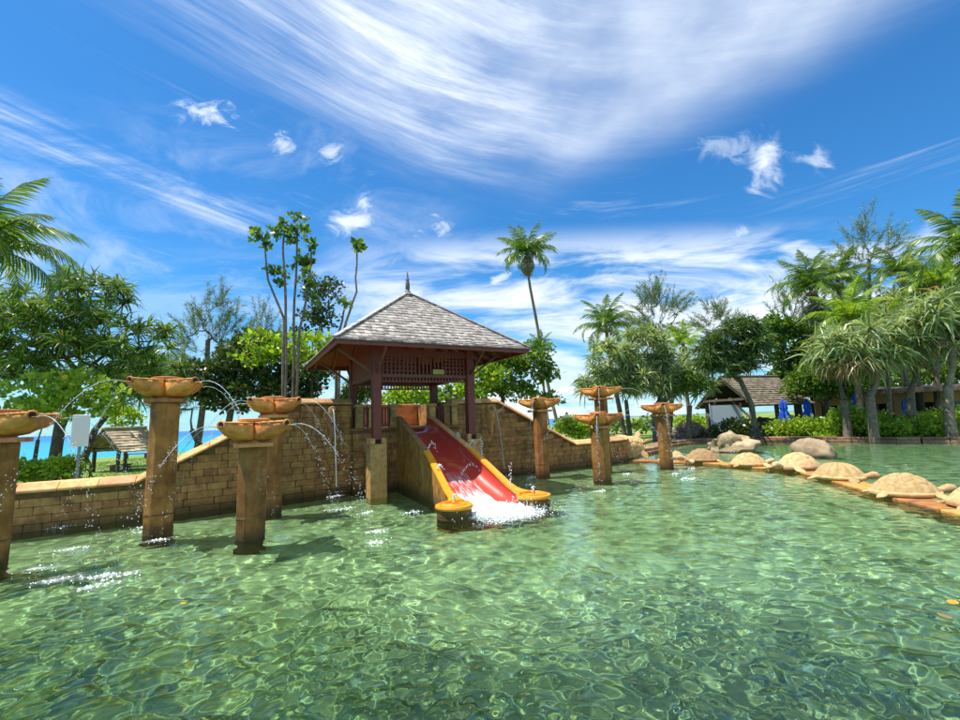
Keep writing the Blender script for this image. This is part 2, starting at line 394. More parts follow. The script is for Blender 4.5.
# ------------------------------------------------------------------ the ground, the pool and the sea
wallL = [(-16, -1.4), (-11, -.95), (-7.34, -.76), (-5.46, -.65), (-4.16, -.44), (-3.1, -.2), (-2.22, .03), (-1.45, .2)]
wallR = [(1.45, .5), (3.5, .5), (6.6, .52), (8.4, .75), (9.3, 1.25), (9.6, 1.9)]
pond = [(7.6, 20.5), (9.3, 23.6), (11.6, 25.6), (14.2, 25.6), (16.4, 24.6), (18.2, 22.4), (19.8, 20.6), (22.5, 18.4), (28, 16.5), (42, 15)]
inner = [L(u, v + .12).xy for u, v in wallL] + [L(-1.45, .5).xy] + [L(u, v + .12).xy for u, v in wallR] + [Vector(p) for p in pond]
pool_poly = [Vector((-40, -14))] + [L(-34, -4).xy] + inner + [Vector((42, -14))]
def inside(poly, x, y):
    x = np.asarray(x); y = np.asarray(y); r = np.zeros(x.shape, bool); n = len(poly)
    for i in range(n):
        (x0, y0), (x1, y1) = poly[i], poly[(i + 1) % n]
        if y0 == y1: continue
        c = ((y0 > y) != (y1 > y)) & (x < (x1 - x0) * (y - y0) / (y1 - y0) + x0); r ^= c
    return r
def gz(x, y):                                          # height of the land
    t = np.clip((x - 2) / 7, 0, 1); t = t * t * (3 - 2 * t)
    g = np.clip((x - 19) / 14, 0, 1) * np.clip((y - 21) / 12, 0, 1)
    return -.3 + .42 * t + 1.3 * g * (x * 0 + 1)
land = [L(-34, -4).xy] + inner + [Vector(p) for p in ((160, 10), (160, 110), (70, 112), (30, 98), (14, 84), (-8, 62), (-31, 37), (-60, 8), (-90, -20))]
pts = list(land); ed = [(i, (i + 1) % len(land)) for i in range(len(land))]
gx, gy = np.meshgrid(np.arange(-60, 120, 3.), np.arange(5, 110, 3.)); gx = gx.ravel(); gy = gy.ravel()
k = inside(land, gx, gy)
pts += [Vector((a, b)) for a, b in zip(gx[k], gy[k])]
cd = geometry.delaunay_2d_cdt(pts, ed, [], 1, 1e-5)
cv = np.array([tuple(p) for p in cd[0]]); cf = np.array([f for f in cd[2] if len(f) == 3])
single('lawn', np_mesh('lawn', np.c_[cv, gz(cv[:, 0], cv[:, 1])], [cf], True), 'lawn', kind='structure')
shore = [(160, 110), (70, 112), (30, 98), (14, 84), (-8, 62), (-31, 37), (-60, 8), (-90, -20)]
mb = MB(); q = []
for i, (a, b) in enumerate(shore):
    z = float(gz(np.array(a * 1.), np.array(b * 1.)))
    q.append([(a, b, z), (a - 5, b + 6, -1.4), (a - 12, b + 14, -2.6)])
mb.loft(q, cap=False, closed=False); single('beach', mb, 'sand', kind='structure')
single('sea', np_mesh('sea', [(-30000, -3000, -1.35), (30000, -3000, -1.35), (30000, 42000, -1.35), (-30000, 42000, -1.35)], [[(0, 1, 2, 3)]]), 'sea', kind='structure')
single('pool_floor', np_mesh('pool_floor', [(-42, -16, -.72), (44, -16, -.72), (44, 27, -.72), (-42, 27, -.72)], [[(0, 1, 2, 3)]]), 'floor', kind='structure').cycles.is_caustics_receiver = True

# water sheet with real waves
def water():
    k = .0046; rs = [2.2]
    while rs[-1] < 46: rs.append(rs[-1] * (1 + k))
    rs = np.array(rs); th = np.linspace(-1.35, 1.35, int(2.7 / k))
    Rr, T = np.meshgrid(rs, th, indexing='ij'); x = Rr * np.sin(T); y = Rr * np.cos(T) - 2.0
    z = np.zeros_like(x); r2 = np.random.default_rng(5); calm = 1.25 - .88 * np.clip((y - 3.4) / 2.8, 0, 1) * np.clip(1 - (x - 2) / 5, 0, 1)
    # slowly varying distortion so the ripples do not line up
    wx = x + .25 * np.sin(.9 * y + 1.3) + .1 * np.sin(2.3 * x + .7 * y); wy = y + .25 * np.sin(.8 * x + .4) + .1 * np.sin(1.9 * y - x)
    for i in range(150):
        lam = .045 * 2 ** (r2.uniform(0, 3.1)); kk = 2 * PI / lam; a = r2.normal(1.25, .95); ph = r2.uniform(0, 2 * PI)
        z += lam * .0044 * (1 if lam < .22 else .62) * calm * np.clip(lam / (Rr * k * 3) - .5, 0, 1) * np.sin(kk * (wx * np.cos(a) + wy * np.sin(a)) + ph)
    # rings and chop round the jets
    for (u, v, s) in landings:
        p = L(u, v); d = np.hypot(x - p.x, y - p.y); z += s * .010 * np.exp(-d * 1.5) * np.sin(d * 30 + u * 3) * np.clip(.15 / (Rr * k * 2.5) - .3, 0, 1)
    n, m = x.shape; idx = np.arange(n * m).reshape(n, m)
    F = np.stack([idx[:-1, :-1], idx[:-1, 1:], idx[1:, 1:], idx[1:, :-1]], -1).reshape(-1, 4)
    xc = x.ravel()[F].mean(1); yc = y.ravel()[F].mean(1); F = F[inside(pool_poly, xc, yc)]
    used, inv = np.unique(F, return_inverse=True); V = np.stack([x, y, z], -1).reshape(-1, 3)[used]
    o = single('pool_water', np_mesh('pool_water', V, [inv.reshape(F.shape)], True), 'water', kind='structure')
    o.cycles.is_caustics_caster = True
landings = []

# ------------------------------------------------------------------ stone walls
unit = MB().box(-.5, .5, -.5, .5, -.5, .5).mesh('stone_block', bevel=.04, m='block')
def curve_v(pl):
    us = [p[0] for p in pl]; vv = [p[1] for p in pl]
    return lambda u: float(np.interp(u, us, vv))
def wall(name, label, plan, prof, z0, th, umin, umax, cat='wall', course=.142, limit=300, block=True, cop_len=.55):
    """plan: u->v of the pool face, prof: [(u,z)] top of the masonry"""
    vf = curve_v(plan); zt = lambda u: float(np.interp(u, [p[0] for p in prof], [p[1] for p in prof]))
    t = Thing(name, label, cat, (.5 * (plan[0][0] + plan[-1][0]), vf(.5 * (plan[0][0] + plan[-1][0])), 0), frame='L')
    us = sorted(set([p[0] for p in plan] + [p[0] for p in prof] + list(np.arange(plan[0][0], plan[-1][0], .5)) + [plan[-1][0]]))
    us = [u for u in us if plan[0][0] <= u <= plan[-1][0]]
    rings = [[(u, vf(u) + .018, z0), (u, vf(u) + th, z0), (u, vf(u) + th, zt(u)), (u, vf(u) + .018, zt(u))] for u in us]
    t.part('masonry', MB().loft(rings), 'mortar')
    n = 0
    if block:
        row = 0; z = -.03
        spots = []
        while z < 2.4:
            u = umin + rnd.uniform(-.3, 0)
            while u < umax:
                w = rnd.choice((.24, .3, .36, .44, .52, .62))
                if u + w > umax: w = umax - u
                top = min(zt(u + .02), zt(u + w - .02))
                if z + course <= top + .02 and w > .07:
                    spots.append((u + w / 2, z + course / 2, w, course))
                elif w > .3:
                    for k in (0, 1):
                        a = u + k * w / 2
                        if z + course <= min(zt(a + .02), zt(a + w / 2 - .02)) + .02: spots.append((a + w / 4, z + course / 2, w / 2, course))
                u += w
            z += course; row += 1
        # merge random vertical pairs would be nice; keep only what the limit allows, nearest first
        for (uc, zc, w, h) in spots[:limit]:
            e = .002; a = math.atan2(vf(uc + .05) - vf(uc - .05), .1)
            t.part('stone_block', unit, loc=(uc, vf(uc) + .03 - rnd.uniform(0, .008), zc), rot=(0, 0, a + rnd.uniform(-.01, .01)), scale=(w - .008, .07, h - .008))
        if len(spots) > limit:
            mb = MB()
            for (uc, zc, w, h) in spots[limit:]:
                v = vf(uc); mb.box(uc - w / 2 + .006, uc + w / 2 - .006, v - .004, v + .05, zc - h / 2 + .006, zc + h / 2 - .006)
            t.part('stone_blocks', mb, 'block', stuff=True)
    # coping, stone by stone
    brk = sorted(set([plan[0][0], plan[-1][0]] + [p[0] for p in prof if plan[0][0] < p[0] < plan[-1][0]]))
    for a, b in zip(brk[:-1], brk[1:]):
        k = max(1, round((b - a) / cop_len))
        for i in range(k):
            ua, ub = a + (b - a) * i / k + .003, a + (b - a) * (i + 1) / k - .003; q = []
            for u in (ua, ub):
                q.append([(u, vf(u) + dv, zt(u) + .002 + z_) for dv, z_ in ((-.07, 0), (-.07, .045), (.08, .15), (th + .06, .15), (th + .06, 0))])
            t.part('coping_stone', MB().loft(q).mesh('coping_stone', bevel=.010, seg=1, m='coping'))
    return t
wall('pool_wall', 'long low sandstone wall rising in a slope to the left side of the pavilion', wallL,
     [(-16, .64), (-5.65, .64), (-2.75, 2.13), (-1.45, 2.13)], -.8, .34, -8.3, -1.46)
wall('pool_wall', 'sandstone wall sloping down from the right side of the pavilion to the turtle row', wallR,
     [(1.45, 2.13), (3.0, 2.13), (6.0, .69), (9.6, .73)], -.8, .36, 1.45, 9.2)

# ------------------------------------------------------------------ terrace behind the slide
t = Thing('terrace', 'raised sandstone terrace with balustrade under the pavilion roof', 'terrace', (0, 1.5, 0), frame='L')
t.part('masonry', MB().box(-1.46, 1.46, .05, 3.3, -.8, 1.46), 'mortar')
t.part('deck', MB().box(-1.5, 1.5, .0, 3.3, 1.463, 1.52).mesh('deck', bevel=.01, m='slab'))
z = -.03; row = 0
while z + .142 < 1.47:
    u = -1.46 + (-.15 if row % 2 else 0)
    while u < 1.46:
        w = rnd.choice((.2, .28, .36, .44)); a, b = max(u, -1.46), min(u + w, 1.46)
        if b - a > .05:
            t.part('stone_block', unit, loc=((a + b) / 2, .045 - rnd.uniform(0, .014), z + .071), scale=(b - a - .008, .07, .134))
        u += w
    z += .142; row += 1
for s in (-1, 1): t.part('side_parapet', MB().box(s * 1.46 - .12, s * 1.46 + .12, (.55 if s < 0 else .87), 3.28, 1.523, 2.2).mesh('side_parapet', bevel=.01, m='block'))
t.part('back_parapet', MB().box(-1.33, 1.33, 3.0, 3.25, 1.523, 2.16).mesh('back_parapet', bevel=.01, m='coping'))
for i in range(5): t.part('coping_stone', MB().box(-1.34 + i * .536, -1.34 + i * .536 + .53, 2.94, 3.31, 2.163, 2.25).mesh('coping_stone', bevel=.012, m='coping'))
post = MB().box(-.085, .085, -.085, .085, 0, .52).box(-.115, .115, -.115, .115, .523, .60).box(-.1, .1, -.1, .1, -.001, .05).mesh('baluster_post', bevel=.008, m='carved')
for u in (-1.3, -.98, -.42, .66, 1.08, 1.32): t.part('baluster_post', post, loc=(u, .06, 1.522))
bal = MB().box(-.017, .017, -.017, .017, 0, .42).mesh('baluster', m='wood')
for a, b in ((-1.21, -1.07), (-.89, -.51), (.75, .99), (1.17, 1.23)):
    t.part('bottom_rail', MB().box(a - .0, b + .0, .035, .085, 1.56, 1.6), 'wood'); t.part('top_rail', MB().box(a, b, .03, .09, 2.0, 2.045), 'wood')
    k = max(1, round((b - a) / .075))
    for i in range(k): t.part('baluster', bal, loc=(a + (b - a) * (i + .5) / k, .06, 1.6))

# ------------------------------------------------------------------ pavilion
t = Thing('pavilion', 'open timber pavilion with a hipped grey shingle roof above the water slide', 'pavilion', (0, 0, 0), frame='L')
E_, ZE, ZA = 2.31, 3.36, 5.14
H_ = 1.205
for u, v, z0 in ((-H_, -H_, 1.26), (H_, -H_, 1.26), (-H_, H_, 1.522), (H_, H_, 1.522)):
    t.part('post', MB().box(u - .1, u + .1, v - .1, v + .1, z0, 3.42).mesh('post', bevel=.012, m='wood'))
for u in (-H_, H_):
    mb = MB().box(u - .19, u + .19, -H_ - .19, -H_ + .19, -.75, 1.17).mesh('pedestal', bevel=.012, m='carved'); pe = t.part('pedestal', mb)
    for sx in (-1, 1):
        for sy in (-1, 1):
            t.part('corner_block', MB().box(u + sx * .13 - .055, u + sx * .13 + .055, -H_ + sy * .13 - .055, -H_ + sy * .13 + .055, 1.172, 1.30).mesh('corner_block', bevel=.01, m='carved'), parent=pe)
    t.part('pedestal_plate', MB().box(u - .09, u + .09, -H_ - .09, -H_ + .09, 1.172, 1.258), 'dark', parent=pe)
    t.part('terrace_beam', MB().box(u - .11, u + .11, -H_ + .195, .04, .95, 1.2).mesh('terrace_beam', bevel=.01, m='block'))
# beams
for s in (-1, 1):
    t.part('beam', MB().box(-H_ + .1, H_ - .1, s * H_ - .05, s * H_ + .05, 3.2, 3.36), 'wood')
    t.part('beam', MB().box(-H_ + .1, H_ - .1, s * H_ - .035, s * H_ + .035, 2.70, 2.77), 'woodlit')
    t.part('beam', MB().box(s * H_ - .05, s * H_ + .05, -H_ + .1, H_ - .1, 2.78, 3.36), 'wood')
    t.part('beam', MB().box(s * H_ - .06, s * H_ + .06, -H_ + .1, H_ - .1, 2.70, 2.775), 'woodlit')
for s in (-1, 1):                                       # lattice friezes front and back
    mb = MB(); n = 22
    for i in range(n):
        u = -1.1 + 2.2 * (i + .5) / n; mb.box(u - .02, u + .02, s * H_ - .015, s * H_ + .005, 2.77, 3.2)
    for z in (2.86, 2.96, 3.06, 3.14):
        mb.box(-1.1, -.25, s * H_ + .007, s * H_ + .02, z - .017, z + .017); mb.box(.45, 1.1, s * H_ + .007, s * H_ + .02, z - .017, z + .017)
    if s < 0: t.part('lattice', mb, 'wood', stuff=True)
    else: t.part('frieze_panel', MB().box(-1.1, 1.1, s * H_ - .02, s * H_ + .02, 2.772, 3.198), 'wood')
    mb = MB()
    for i in range(26): u = -1.1 + 2.2 * (i + .5) / 26; mb.box(u - .018, u + .018, s * H_ * .98 - .012, s * H_ * .98 + .012, 2.62, 2.7)
    mb.box(-1.1, 1.1, s * H_ * .98 - .012, s * H_ * .98 + .012, 2.585, 2.62); t.part('hanging_fringe', mb, 'wood', stuff=True)
t.part('plaque', MB().box(.18, .48, -H_ - .075, -H_ - .055, 2.78, 2.9).mesh('plaque', bevel=.004, m='plaque'))
for sx in (-1, 1):                                      # diagonal struts to the eaves
    for sy in (-1, 1):
        t.part('brace', MB().bar((sx * (H_ + .08), sy * H_, 2.78), (sx * (H_ + .85), sy * H_, 3.32), .05), 'woodlit')
        t.part('brace', MB().bar((sx * H_, sy * (H_ + .08), 2.78), (sx * H_, sy * (H_ + .85), 3.32), .05), 'woodlit')
# rafters + boards underneath
sl = (ZA - ZE) / E_
def roofpt(side, a, r, dz=0.):                           # side 0..3, a along the eave, r distance from the axis
    z = ZE + (E_ - r) * sl + dz
    return [(a, -r, z), (r, a, z), (-a, r, z), (-r, -a, z)][side]
for s in range(4):
    for i in range(9):
        a = -E_ + .25 + i * (2 * E_ - .5) / 8
        rin = max(abs(a), .1)
        if rin < E_ - .15: t.part('rafter', MB().bar(roofpt(s, a, E_ - .03, -.07), roofpt(s, a, rin, -.07), .05, .08), 'woodlit')
    q = [roofpt(s, -E_, E_, -.02), roofpt(s, E_, E_, -.02), roofpt(s, 0, 0.02, -.02)]
    q2 = [roofpt(s, -E_, E_, .012), roofpt(s, E_, E_, .012), roofpt(s, 0, 0.02, .012)]
    t.part('roof_boards', MB().add(q + q2, [(0, 2, 1), (3, 4, 5), (0, 1, 4, 3), (1, 2, 5, 4), (2, 0, 3, 5)]), 'wood')
    f = E_ + .015
    a = [(-f, -f), (f, -f), (f, f), (-f, f)][s]; b = [(f, -f), (f, f), (-f, f), (-f, -f)][s]
    nx, ny = [(0, -1), (1, 0), (0, 1), (-1, 0)][s]
    t.part('fascia', MB().hexa([(a[0], a[1], ZE - .12), (b[0], b[1], ZE - .12), (b[0] * .982, b[1] * .982, ZE - .12), (a[0] * .982, a[1] * .982, ZE - .12),
                                (a[0], a[1], ZE + .0), (b[0], b[1], ZE + .0), (b[0] * .982, b[1] * .982, ZE + .0), (a[0] * .982, a[1] * .982, ZE + .0)]), 'wood')
    g = 1.008
    t.part('eave_trim', MB().hexa([(a[0], a[1], ZE - .05), (b[0], b[1], ZE - .05), (b[0] * g, b[1] * g, ZE - .05), (a[0] * g, a[1] * g, ZE - .05),
                                (a[0], a[1], ZE + .03), (b[0], b[1], ZE + .03), (b[0] * g, b[1] * g, ZE + .03), (a[0] * g, a[1] * g, ZE + .03)]), 'woodlit')
# shingles
mb = MB(); rows = 20; slen = math.hypot(E_, ZA - ZE); nz, nh = E_ / slen, (ZA - ZE) / slen
for s in range(4):
    for i in range(rows):
        r0 = (E_ + .06) * (1 - i / rows); r1 = (E_ + .06) * (1 - (i + 1.25) / rows)
        r1 = max(r1, .0); a = -r0 + rnd.uniform(-.1, 0)
        while a < r0:
            w = rnd.uniform(.10, .15); b = a + w
            a0, b0 = max(a, -r0), min(b - .008, r0); a1, b1 = max(a, -r1), min(b - .008, r1)
            if b0 - a0 > .02:
                if b1 <= a1: a1 = b1 = max(-r1, min(r1, (a0 + b0) / 2)); b1 += .002
                rr = r0 + rnd.uniform(-.012, .012); th = .028 + rnd.uniform(-.004, .010)
                q = [roofpt(s, a0, rr, .012), roofpt(s, b0, rr, .012), roofpt(s, b1, r1, .013), roofpt(s, a1, r1, .013),
                     roofpt(s, a0, rr, .012 + th), roofpt(s, b0, rr, .012 + th), roofpt(s, b1, r1, .017), roofpt(s, a1, r1, .017)]
                mb.hexa(q)
            a = b
t.part('shingles', mb, 'shingle', stuff=True)
for sx, sy in ((-1, -1), (1, -1), (1, 1), (-1, 1)):
    for i in range(12):
        f0, f1 = 1.02 - i / 12 * .99, 1.02 - (i + 1.08) / 12 * .99
        t.part('hip_cap', MB().bar((sx * E_ * f0, sy * E_ * f0, ZE + (1 - f0) * (ZA - ZE) + .055), (sx * E_ * f1, sy * E_ * f1, ZE + (1 - f1) * (ZA - ZE) + .045), .13, .03).mesh('hip_cap', bevel=.006, m='shingle'))
t.part('finial_base', MB().lathe([(.0, 0), (.24, 0), (.24, .05), (.17, .06), (.17, .1), (.1, .13), (.0, .13)], 4, (0, 0, ZA - .1)).mesh('finial_base', bevel=.008, m='finial'))
t.part('finial', MB().lathe([(.0, 0), (.085, 0), (.07, .05), (.05, .08), (.062, .14), (.055, .3), (.035, .34), (.05, .37), (.028, .42), (.02, .52), (.004, .62)], 14, (0, 0, ZA + .02)).mesh('finial', smooth=True, m='finial', angle=.7))

# ------------------------------------------------------------------ the slide
SU = .13
t = Thing('water_slide', 'red water slide with yellow scroll ended sides running down into the pool', 'slide', (SU, -2.2, 0), frame='L')
def sidez(v): return float(np.interp(v, [-4.4, -3.95, -3.6, -3.1, -2.3, -.2, .1], [.20, .23, .33, .58, .97, 1.74, 1.78]))
def capw(v): return float(np.interp(v, [-4.3, -3.6, -3.1, -2.3, 0], [.67, .66, .61, .53, .43]))   # centre line of the caps
def chz(v): return float(np.interp(v, [-4.75, -4.3, -3.95, -3.6, -3.1, -2.3, -.4, .2], [-.14, -.07, -.02, .06, .25, .62, 1.38, 1.45]))
def hw(v): return capw(v) - .055
vsamp = list(np.linspace(.05, -4.32, 46)); rings = []
for v in vsamp:
    zc, zs, w = chz(v), sidez(v), hw(v); q = []
    for k in range(25):
        a = PI * k / 24; cx = -math.cos(a)
        x = math.copysign(abs(cx) ** .6, cx) * w; q.append((SU + x, v, zs + (zc - zs) * math.sin(a) ** .75 - .012))
    rings.append(q)
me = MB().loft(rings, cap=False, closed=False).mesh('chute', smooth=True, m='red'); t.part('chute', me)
DU, DV, DR, DZ = .82, -4.22, .30, .15
for s in (-1, 1):
    vs_ = list(np.linspace(.0, -3.6, 17)); q = [(SU + s * capw(v), v) for v in vs_]
    ext = [(SU + s * .67, -3.8), (SU + s * .70, -4.0)]
    t.part('side_wall', MB().loft([[(u - .055, v, -.75), (u + .055, v, -.75), (u + .055, v, sidez(v) - .02), (u - .055, v, sidez(v) - .02)] for u, v in q + ext]).mesh('side_wall', m='slidewall'))
    up = [p for p in q if p[1] > -2.35]; lo = [(SU + s * capw(v), v) for v in np.linspace(up[-1][1] + .02, -3.6, 8)]
    t.part('upper_cap', MB().loft([[(u - .07, v, sidez(v) - .018), (u + .07, v, sidez(v) - .018), (u + .07, v, sidez(v) + .03), (u - .07, v, sidez(v) + .03)] for u, v in up]).mesh('upper_cap', bevel=.008, m='carved'))
    path = lo + [(SU + s * .665, -3.75), (SU + s * .68, -3.9), (SU + s * .71, -4.02), (SU + s * .76, -4.12)]
    wd = [.075] * len(lo) + [.082, .10, .135, .19]; rings = []
    for (u, v), w in zip(path, wd):
        z = max(sidez(v), .2); rings.append([(u - w, v, z - .03), (u + w, v, z - .03), (u + w, v, z + .035), (u - w, v, z + .035)])
    t.part('lower_cap', MB().loft(rings).mesh('lower_cap', bevel=.012, seg=2, m='yellow'))
    n = 32; c = (SU + s * DU, DV, 0)
    t.part('scroll_drum', MB().lathe([(.0, -.75), (DR, -.75), (DR, .02), (DR - .012, .03), (DR, .04), (DR, DZ), (.0, DZ)], n, c).mesh('scroll_drum', smooth=True, m='slidewall', angle=.6))
    top = t.part('scroll_top', MB().lathe([(.0, DZ + .002), (DR + .02, DZ + .002), (DR + .03, DZ + .03), (DR + .02, DZ + .06), (.0, DZ + .075)], n, c).mesh('scroll_top', smooth=True, m='yellow', angle=.6))
    sp = []
    for k in range(60):
        a = k / 59 * 2.4 * 2 * PI; q_ = (DR - .03) * (1 - k / 59) ** .8 + .02; sp.append((c[0] - s * q_ * math.cos(a), c[1] + q_ * math.sin(a), DZ + .07))
    t.part('spiral_ridge', MB().tube(sp, .014, 5), 'yellow', parent=top)
    t.part('centre_knob', MB().lathe([(.0, DZ + .06), (.045, DZ + .06), (.04, DZ + .11), (.015, DZ + .13), (0, DZ + .13)], 12, c).mesh('centre_knob', smooth=True, m='yellow'), parent=top)
def droplets(n, c, spread, r0, r1, V, F, up=0.):
    """small octahedral drops around c"""
    oct_ = np.array([(1, 0, 0), (-1, 0, 0), (0, 1, 0), (0, -1, 0), (0, 0, 1), (0, 0, -1)], float)
    of = np.array([(0, 2, 4), (2, 1, 4), (1, 3, 4), (3, 0, 4), (2, 0, 5), (1, 2, 5), (3, 1, 5), (0, 3, 5)])
    for i in range(n):
        p = np.array(c) + rng.normal(0, 1, 3) * np.array(spread); p[2] = abs(p[2] - c[2]) + c[2] if up else p[2]
        r = rng.uniform(r0, r1); o = sum(len(v) for v in V); V.append(oct_ * r * np.array([1, 1, rng.uniform(1, 1.8)]) + p); F.append(of + o)
def spurt(u, v, z, h, arc=0.):
    V, F = [], []
    for k in range(26):
        s = k / 25; droplets(1, (u + arc * s, v, z + h * (1 - (2 * s - 1) ** 2 if arc else s)), (.008 + .012 * s,) * 3, .010, .022 - .008 * s, V, F)
    t.part('water_spurt', np_mesh('water_spurt', np.concatenate(V), [np.concatenate(F)], True), 'spray', stuff=True)
spurt(SU + .62, -2.6, .80, .45); spurt(SU + .62, -3.75, .25, .50); spurt(SU - .53, -2.3, 1.0, .17, .2); spurt(SU + .53, -2.2, 1.0, .17, .16)
spurt(SU + .50, -1.6, 1.2, .15, .05); spurt(SU - DU, DV, DZ + .12, .12); spurt(SU + DU, DV, DZ + .12, .08); spurt(SU + .05, -2.7, .5, .2, .5); spurt(SU - .6, -3.0, .66, .1, .1)
# water running down the chute
rings = []
for v in np.linspace(-2.5, -4.5, 40):
    w = hw(v) * (.50 + .38 * (-2.5 - v) / 2.0); z = chz(v)
    rings.append([(SU + x * w, v, z - .002 + .02 * (1 - x * x) + .009 * noise.noise(Vector((x * 7, v * 3, 0))) * (1 - x * x)) for x in np.linspace(-1, 1, 17)])
def _film():
    m, nt, p = new_mat('running_water'); P = coords(nt); x, y, z = sep(nt, P)
    n = noi(nt, comb(nt, x * 22., y * 2.5, 0.), 1.5, 5, .65)
    tr = nt.nodes.new('ShaderNodeBsdfTransparent'); mx = nt.nodes.new('ShaderNodeMixShader')
    f = (n + y.ss(-3.0, -4.2) * .55).ss(.42, .80)
    nt.links.new(f.o, mx.inputs[0]); nt.links.new(tr.outputs[0], mx.inputs[1]); nt.links.new(p.outputs[0], mx.inputs[2])
    nt.links.new(mx.outputs[0], nt.nodes['Material Output'].inputs[0]); p.inputs['Base Color'].default_value = (.9, .93, .95, 1); p.inputs['Roughness'].default_value = .2
    return m
M['film'] = _film()
t.part('running_water', MB().loft(rings, cap=False, closed=False).mesh('running_water', smooth=True, m='film'), label='thin white water film running down the chute')

# ------------------------------------------------------------------ bowl fountains
def bowl_arm():
    mb = MB(); rings = []; L_ = .70; n = 24
    for i in range(17):
        s = i / 16; w = float(np.interp(s, [0, .1, .25, .42, .6, .8, 1], [.05, .13, .21, .245, .215, .14, .078])); top = .045 - .012 * math.sin(PI * s); bot = -(.235 * (1 - s ** 1.7)) - .10
        x = .02 + s * (L_ - .02); r = []
        for k in range(n):
            a = 2 * PI * k / n; cy, sz = math.cos(a), math.sin(a)
            zc, hz = (top + bot) / 2, (top - bot) / 2; dd = .022 * noise.noise(Vector((x * 12, a * 3, 0))) + .006 * math.sin(x * 60 + 3 * math.sin(a * 3)) * (1 - s)
            w_ = w + dd; hz += dd
            yy = w_ * math.copysign(abs(cy) ** .75, cy) * (1 if sz < 0 else .93); r.append((x, yy, zc + hz * math.copysign(abs(sz) ** (.72 if sz < 0 else .60), sz)))
        rings.append(r)
    mb.loft(rings)
    for sg in (-1, 1):
        ws = [float(np.interp(s, [0, .1, .25, .42, .6, .8, 1], [.05, .13, .21, .245, .215, .14, .078])) for s in np.linspace(.08, 1, 14)]
        mb.tube([(.02 + s * .68, sg * (w * .84), .022 - .012 * math.sin(PI * s)) for s, w in zip(np.linspace(.08, 1, 14), ws)], [.012 + .004 * math.sin(PI * s) for s in np.linspace(0, 1, 14)], 7)
    return mb.mesh('scroll_arm', smooth=True, m='bowl', angle=1.0)
ARM = bowl_arm()
RIM = MB().tube([(.70, .072 * math.cos(a), -.02 + .066 * math.sin(a)) for a in np.linspace(-.6, PI + .6, 14)], .017, 6).mesh('spout_rim', smooth=True, m='bowl')
SHADE_DISC = MB().lathe([(0, 0), (.045, 0), (.045, .01), (0, .01)], 12).mesh('spout_shade_disc', m='dark')  # near-black disc on the closed arm end, painting the shade of an opening
TONGUE = MB().hexa([(.66, -.04, -.06), (.80, -.022, -.05), (.80, .022, -.05), (.66, .04, -.06), (.66, -.04, -.035), (.80, -.022, -.035), (.80, .022, -.035), (.66, .04, -.035)]).mesh('spout_tongue', bevel=.006, m='slab')
oct8 = lambda w: [(w / 2 / math.cos(PI / 8) * math.cos(PI / 8 + k * PI / 4), w / 2 / math.cos(PI / 8) * math.sin(PI / 8 + k * PI / 4)) for k in range(8)]
SHAFT = {}
def fountain(u, v, ztop, label, w=.39, jets=(0, 1, 2, 3), power=1.0):
    t = Thing('bowl_fountain', label, 'fountain', (u, v, 0), 'bowl fountains on tall stone pillars', frame='L')
    zb = ztop - .37; K = .86
    mb = MB().prism(oct8(w), -.75, zb); me = mb.mesh('shaft', bevel=.012, m='pillar'); o = t.part('shaft', me, loc=(u, v, 0))
    t.part('joint_band', MB().prism(oct8(w + .006), .30, .325).mesh('joint_band', m='mortar'), loc=(u, v, 0))
    t.part('cap_slab', MB().box(-.265, .265, -.265, .265, 0, .06).mesh('cap_slab', bevel=.01, m='slab'), loc=(u, v, zb + .002))
    t.part('neck', MB().lathe([(0, 0), (.18, 0), (.16, .04), (.18, .07), (0, .07)], 16).mesh('neck', smooth=True, m='slab', angle=.7), loc=(u, v, zb + .063))
    t.part('bowl_centre', MB().lathe([(0, -.30), (.16, -.30), (.20, -.12), (.20, .03), (.25, .05), (.25, .085), (.20, .095), (.17, .06), (0, .05)], 20).mesh('bowl_centre', smooth=True, m='slab', angle=.8), loc=(u, v, zb + .345), scale=(.9, .9, .9))
    for k in range(4):
        a = PI / 4 + k * PI / 2
        arm = t.part('scroll_arm', ARM, loc=(u, v, zb + .35), rot=(0, 0, a), scale=(K, K, K))
        t.part('spout_rim', RIM, parent=arm); t.part('spout_shade_disc', SHADE_DISC, parent=arm, loc=(.698, 0, -.012), rot=(0, PI / 2, 0)); t.part('spout_tongue', TONGUE, parent=arm)
        if k in jets:
            z0 = zb + .31; x0 = .79 * K; T = math.sqrt(2 * z0 / 9.8 * 1.0); reach = power * rnd.uniform(.95, 1.15) * 1.25 * math.sqrt(z0 / 1.6)
            V, F = [], []; pts = []; N = 15
            up = .55
            T = (up + math.sqrt(up * up + 2 * 9.8 * z0)) / 9.8
            for i in range(N):
                s = i / (N - 1) * .58; tt = s * T; pts.append((x0 + reach * s, 0, -.04 + up * tt - 4.9 * tt * tt))
            tb = MB().tube(pts, [.0058 * (1 - .6 * i / N) * (1 + .35 * math.sin(i * 2.4)) for i in range(N)], 6)
            V.append(np.array([tuple(p) for p in tb.v]))
            tf = [f for f in tb.f if len(f) == 4]; tcap = []
            for i in range(110):
                s = rnd.uniform(.25, 1) ** .7; tt = s * T; sp = .006 + .035 * s
                droplets(1, (x0 + reach * s, 0, -.04 + up * tt - 4.9 * tt * tt), (sp * 1.5, sp * .8, sp), .003, .009, V, F)
            me = np_mesh('water_jet', np.concatenate(V), [np.array(tf), np.concatenate(F)], True)
            t.part('water_jet', me, 'stream', loc=(u, v, zb + .35), rot=(0, 0, a), stuff=True)
            landings.append((u + (x0 + reach) * math.cos(a), v + (x0 + reach) * math.sin(a), 1.0))
    return t
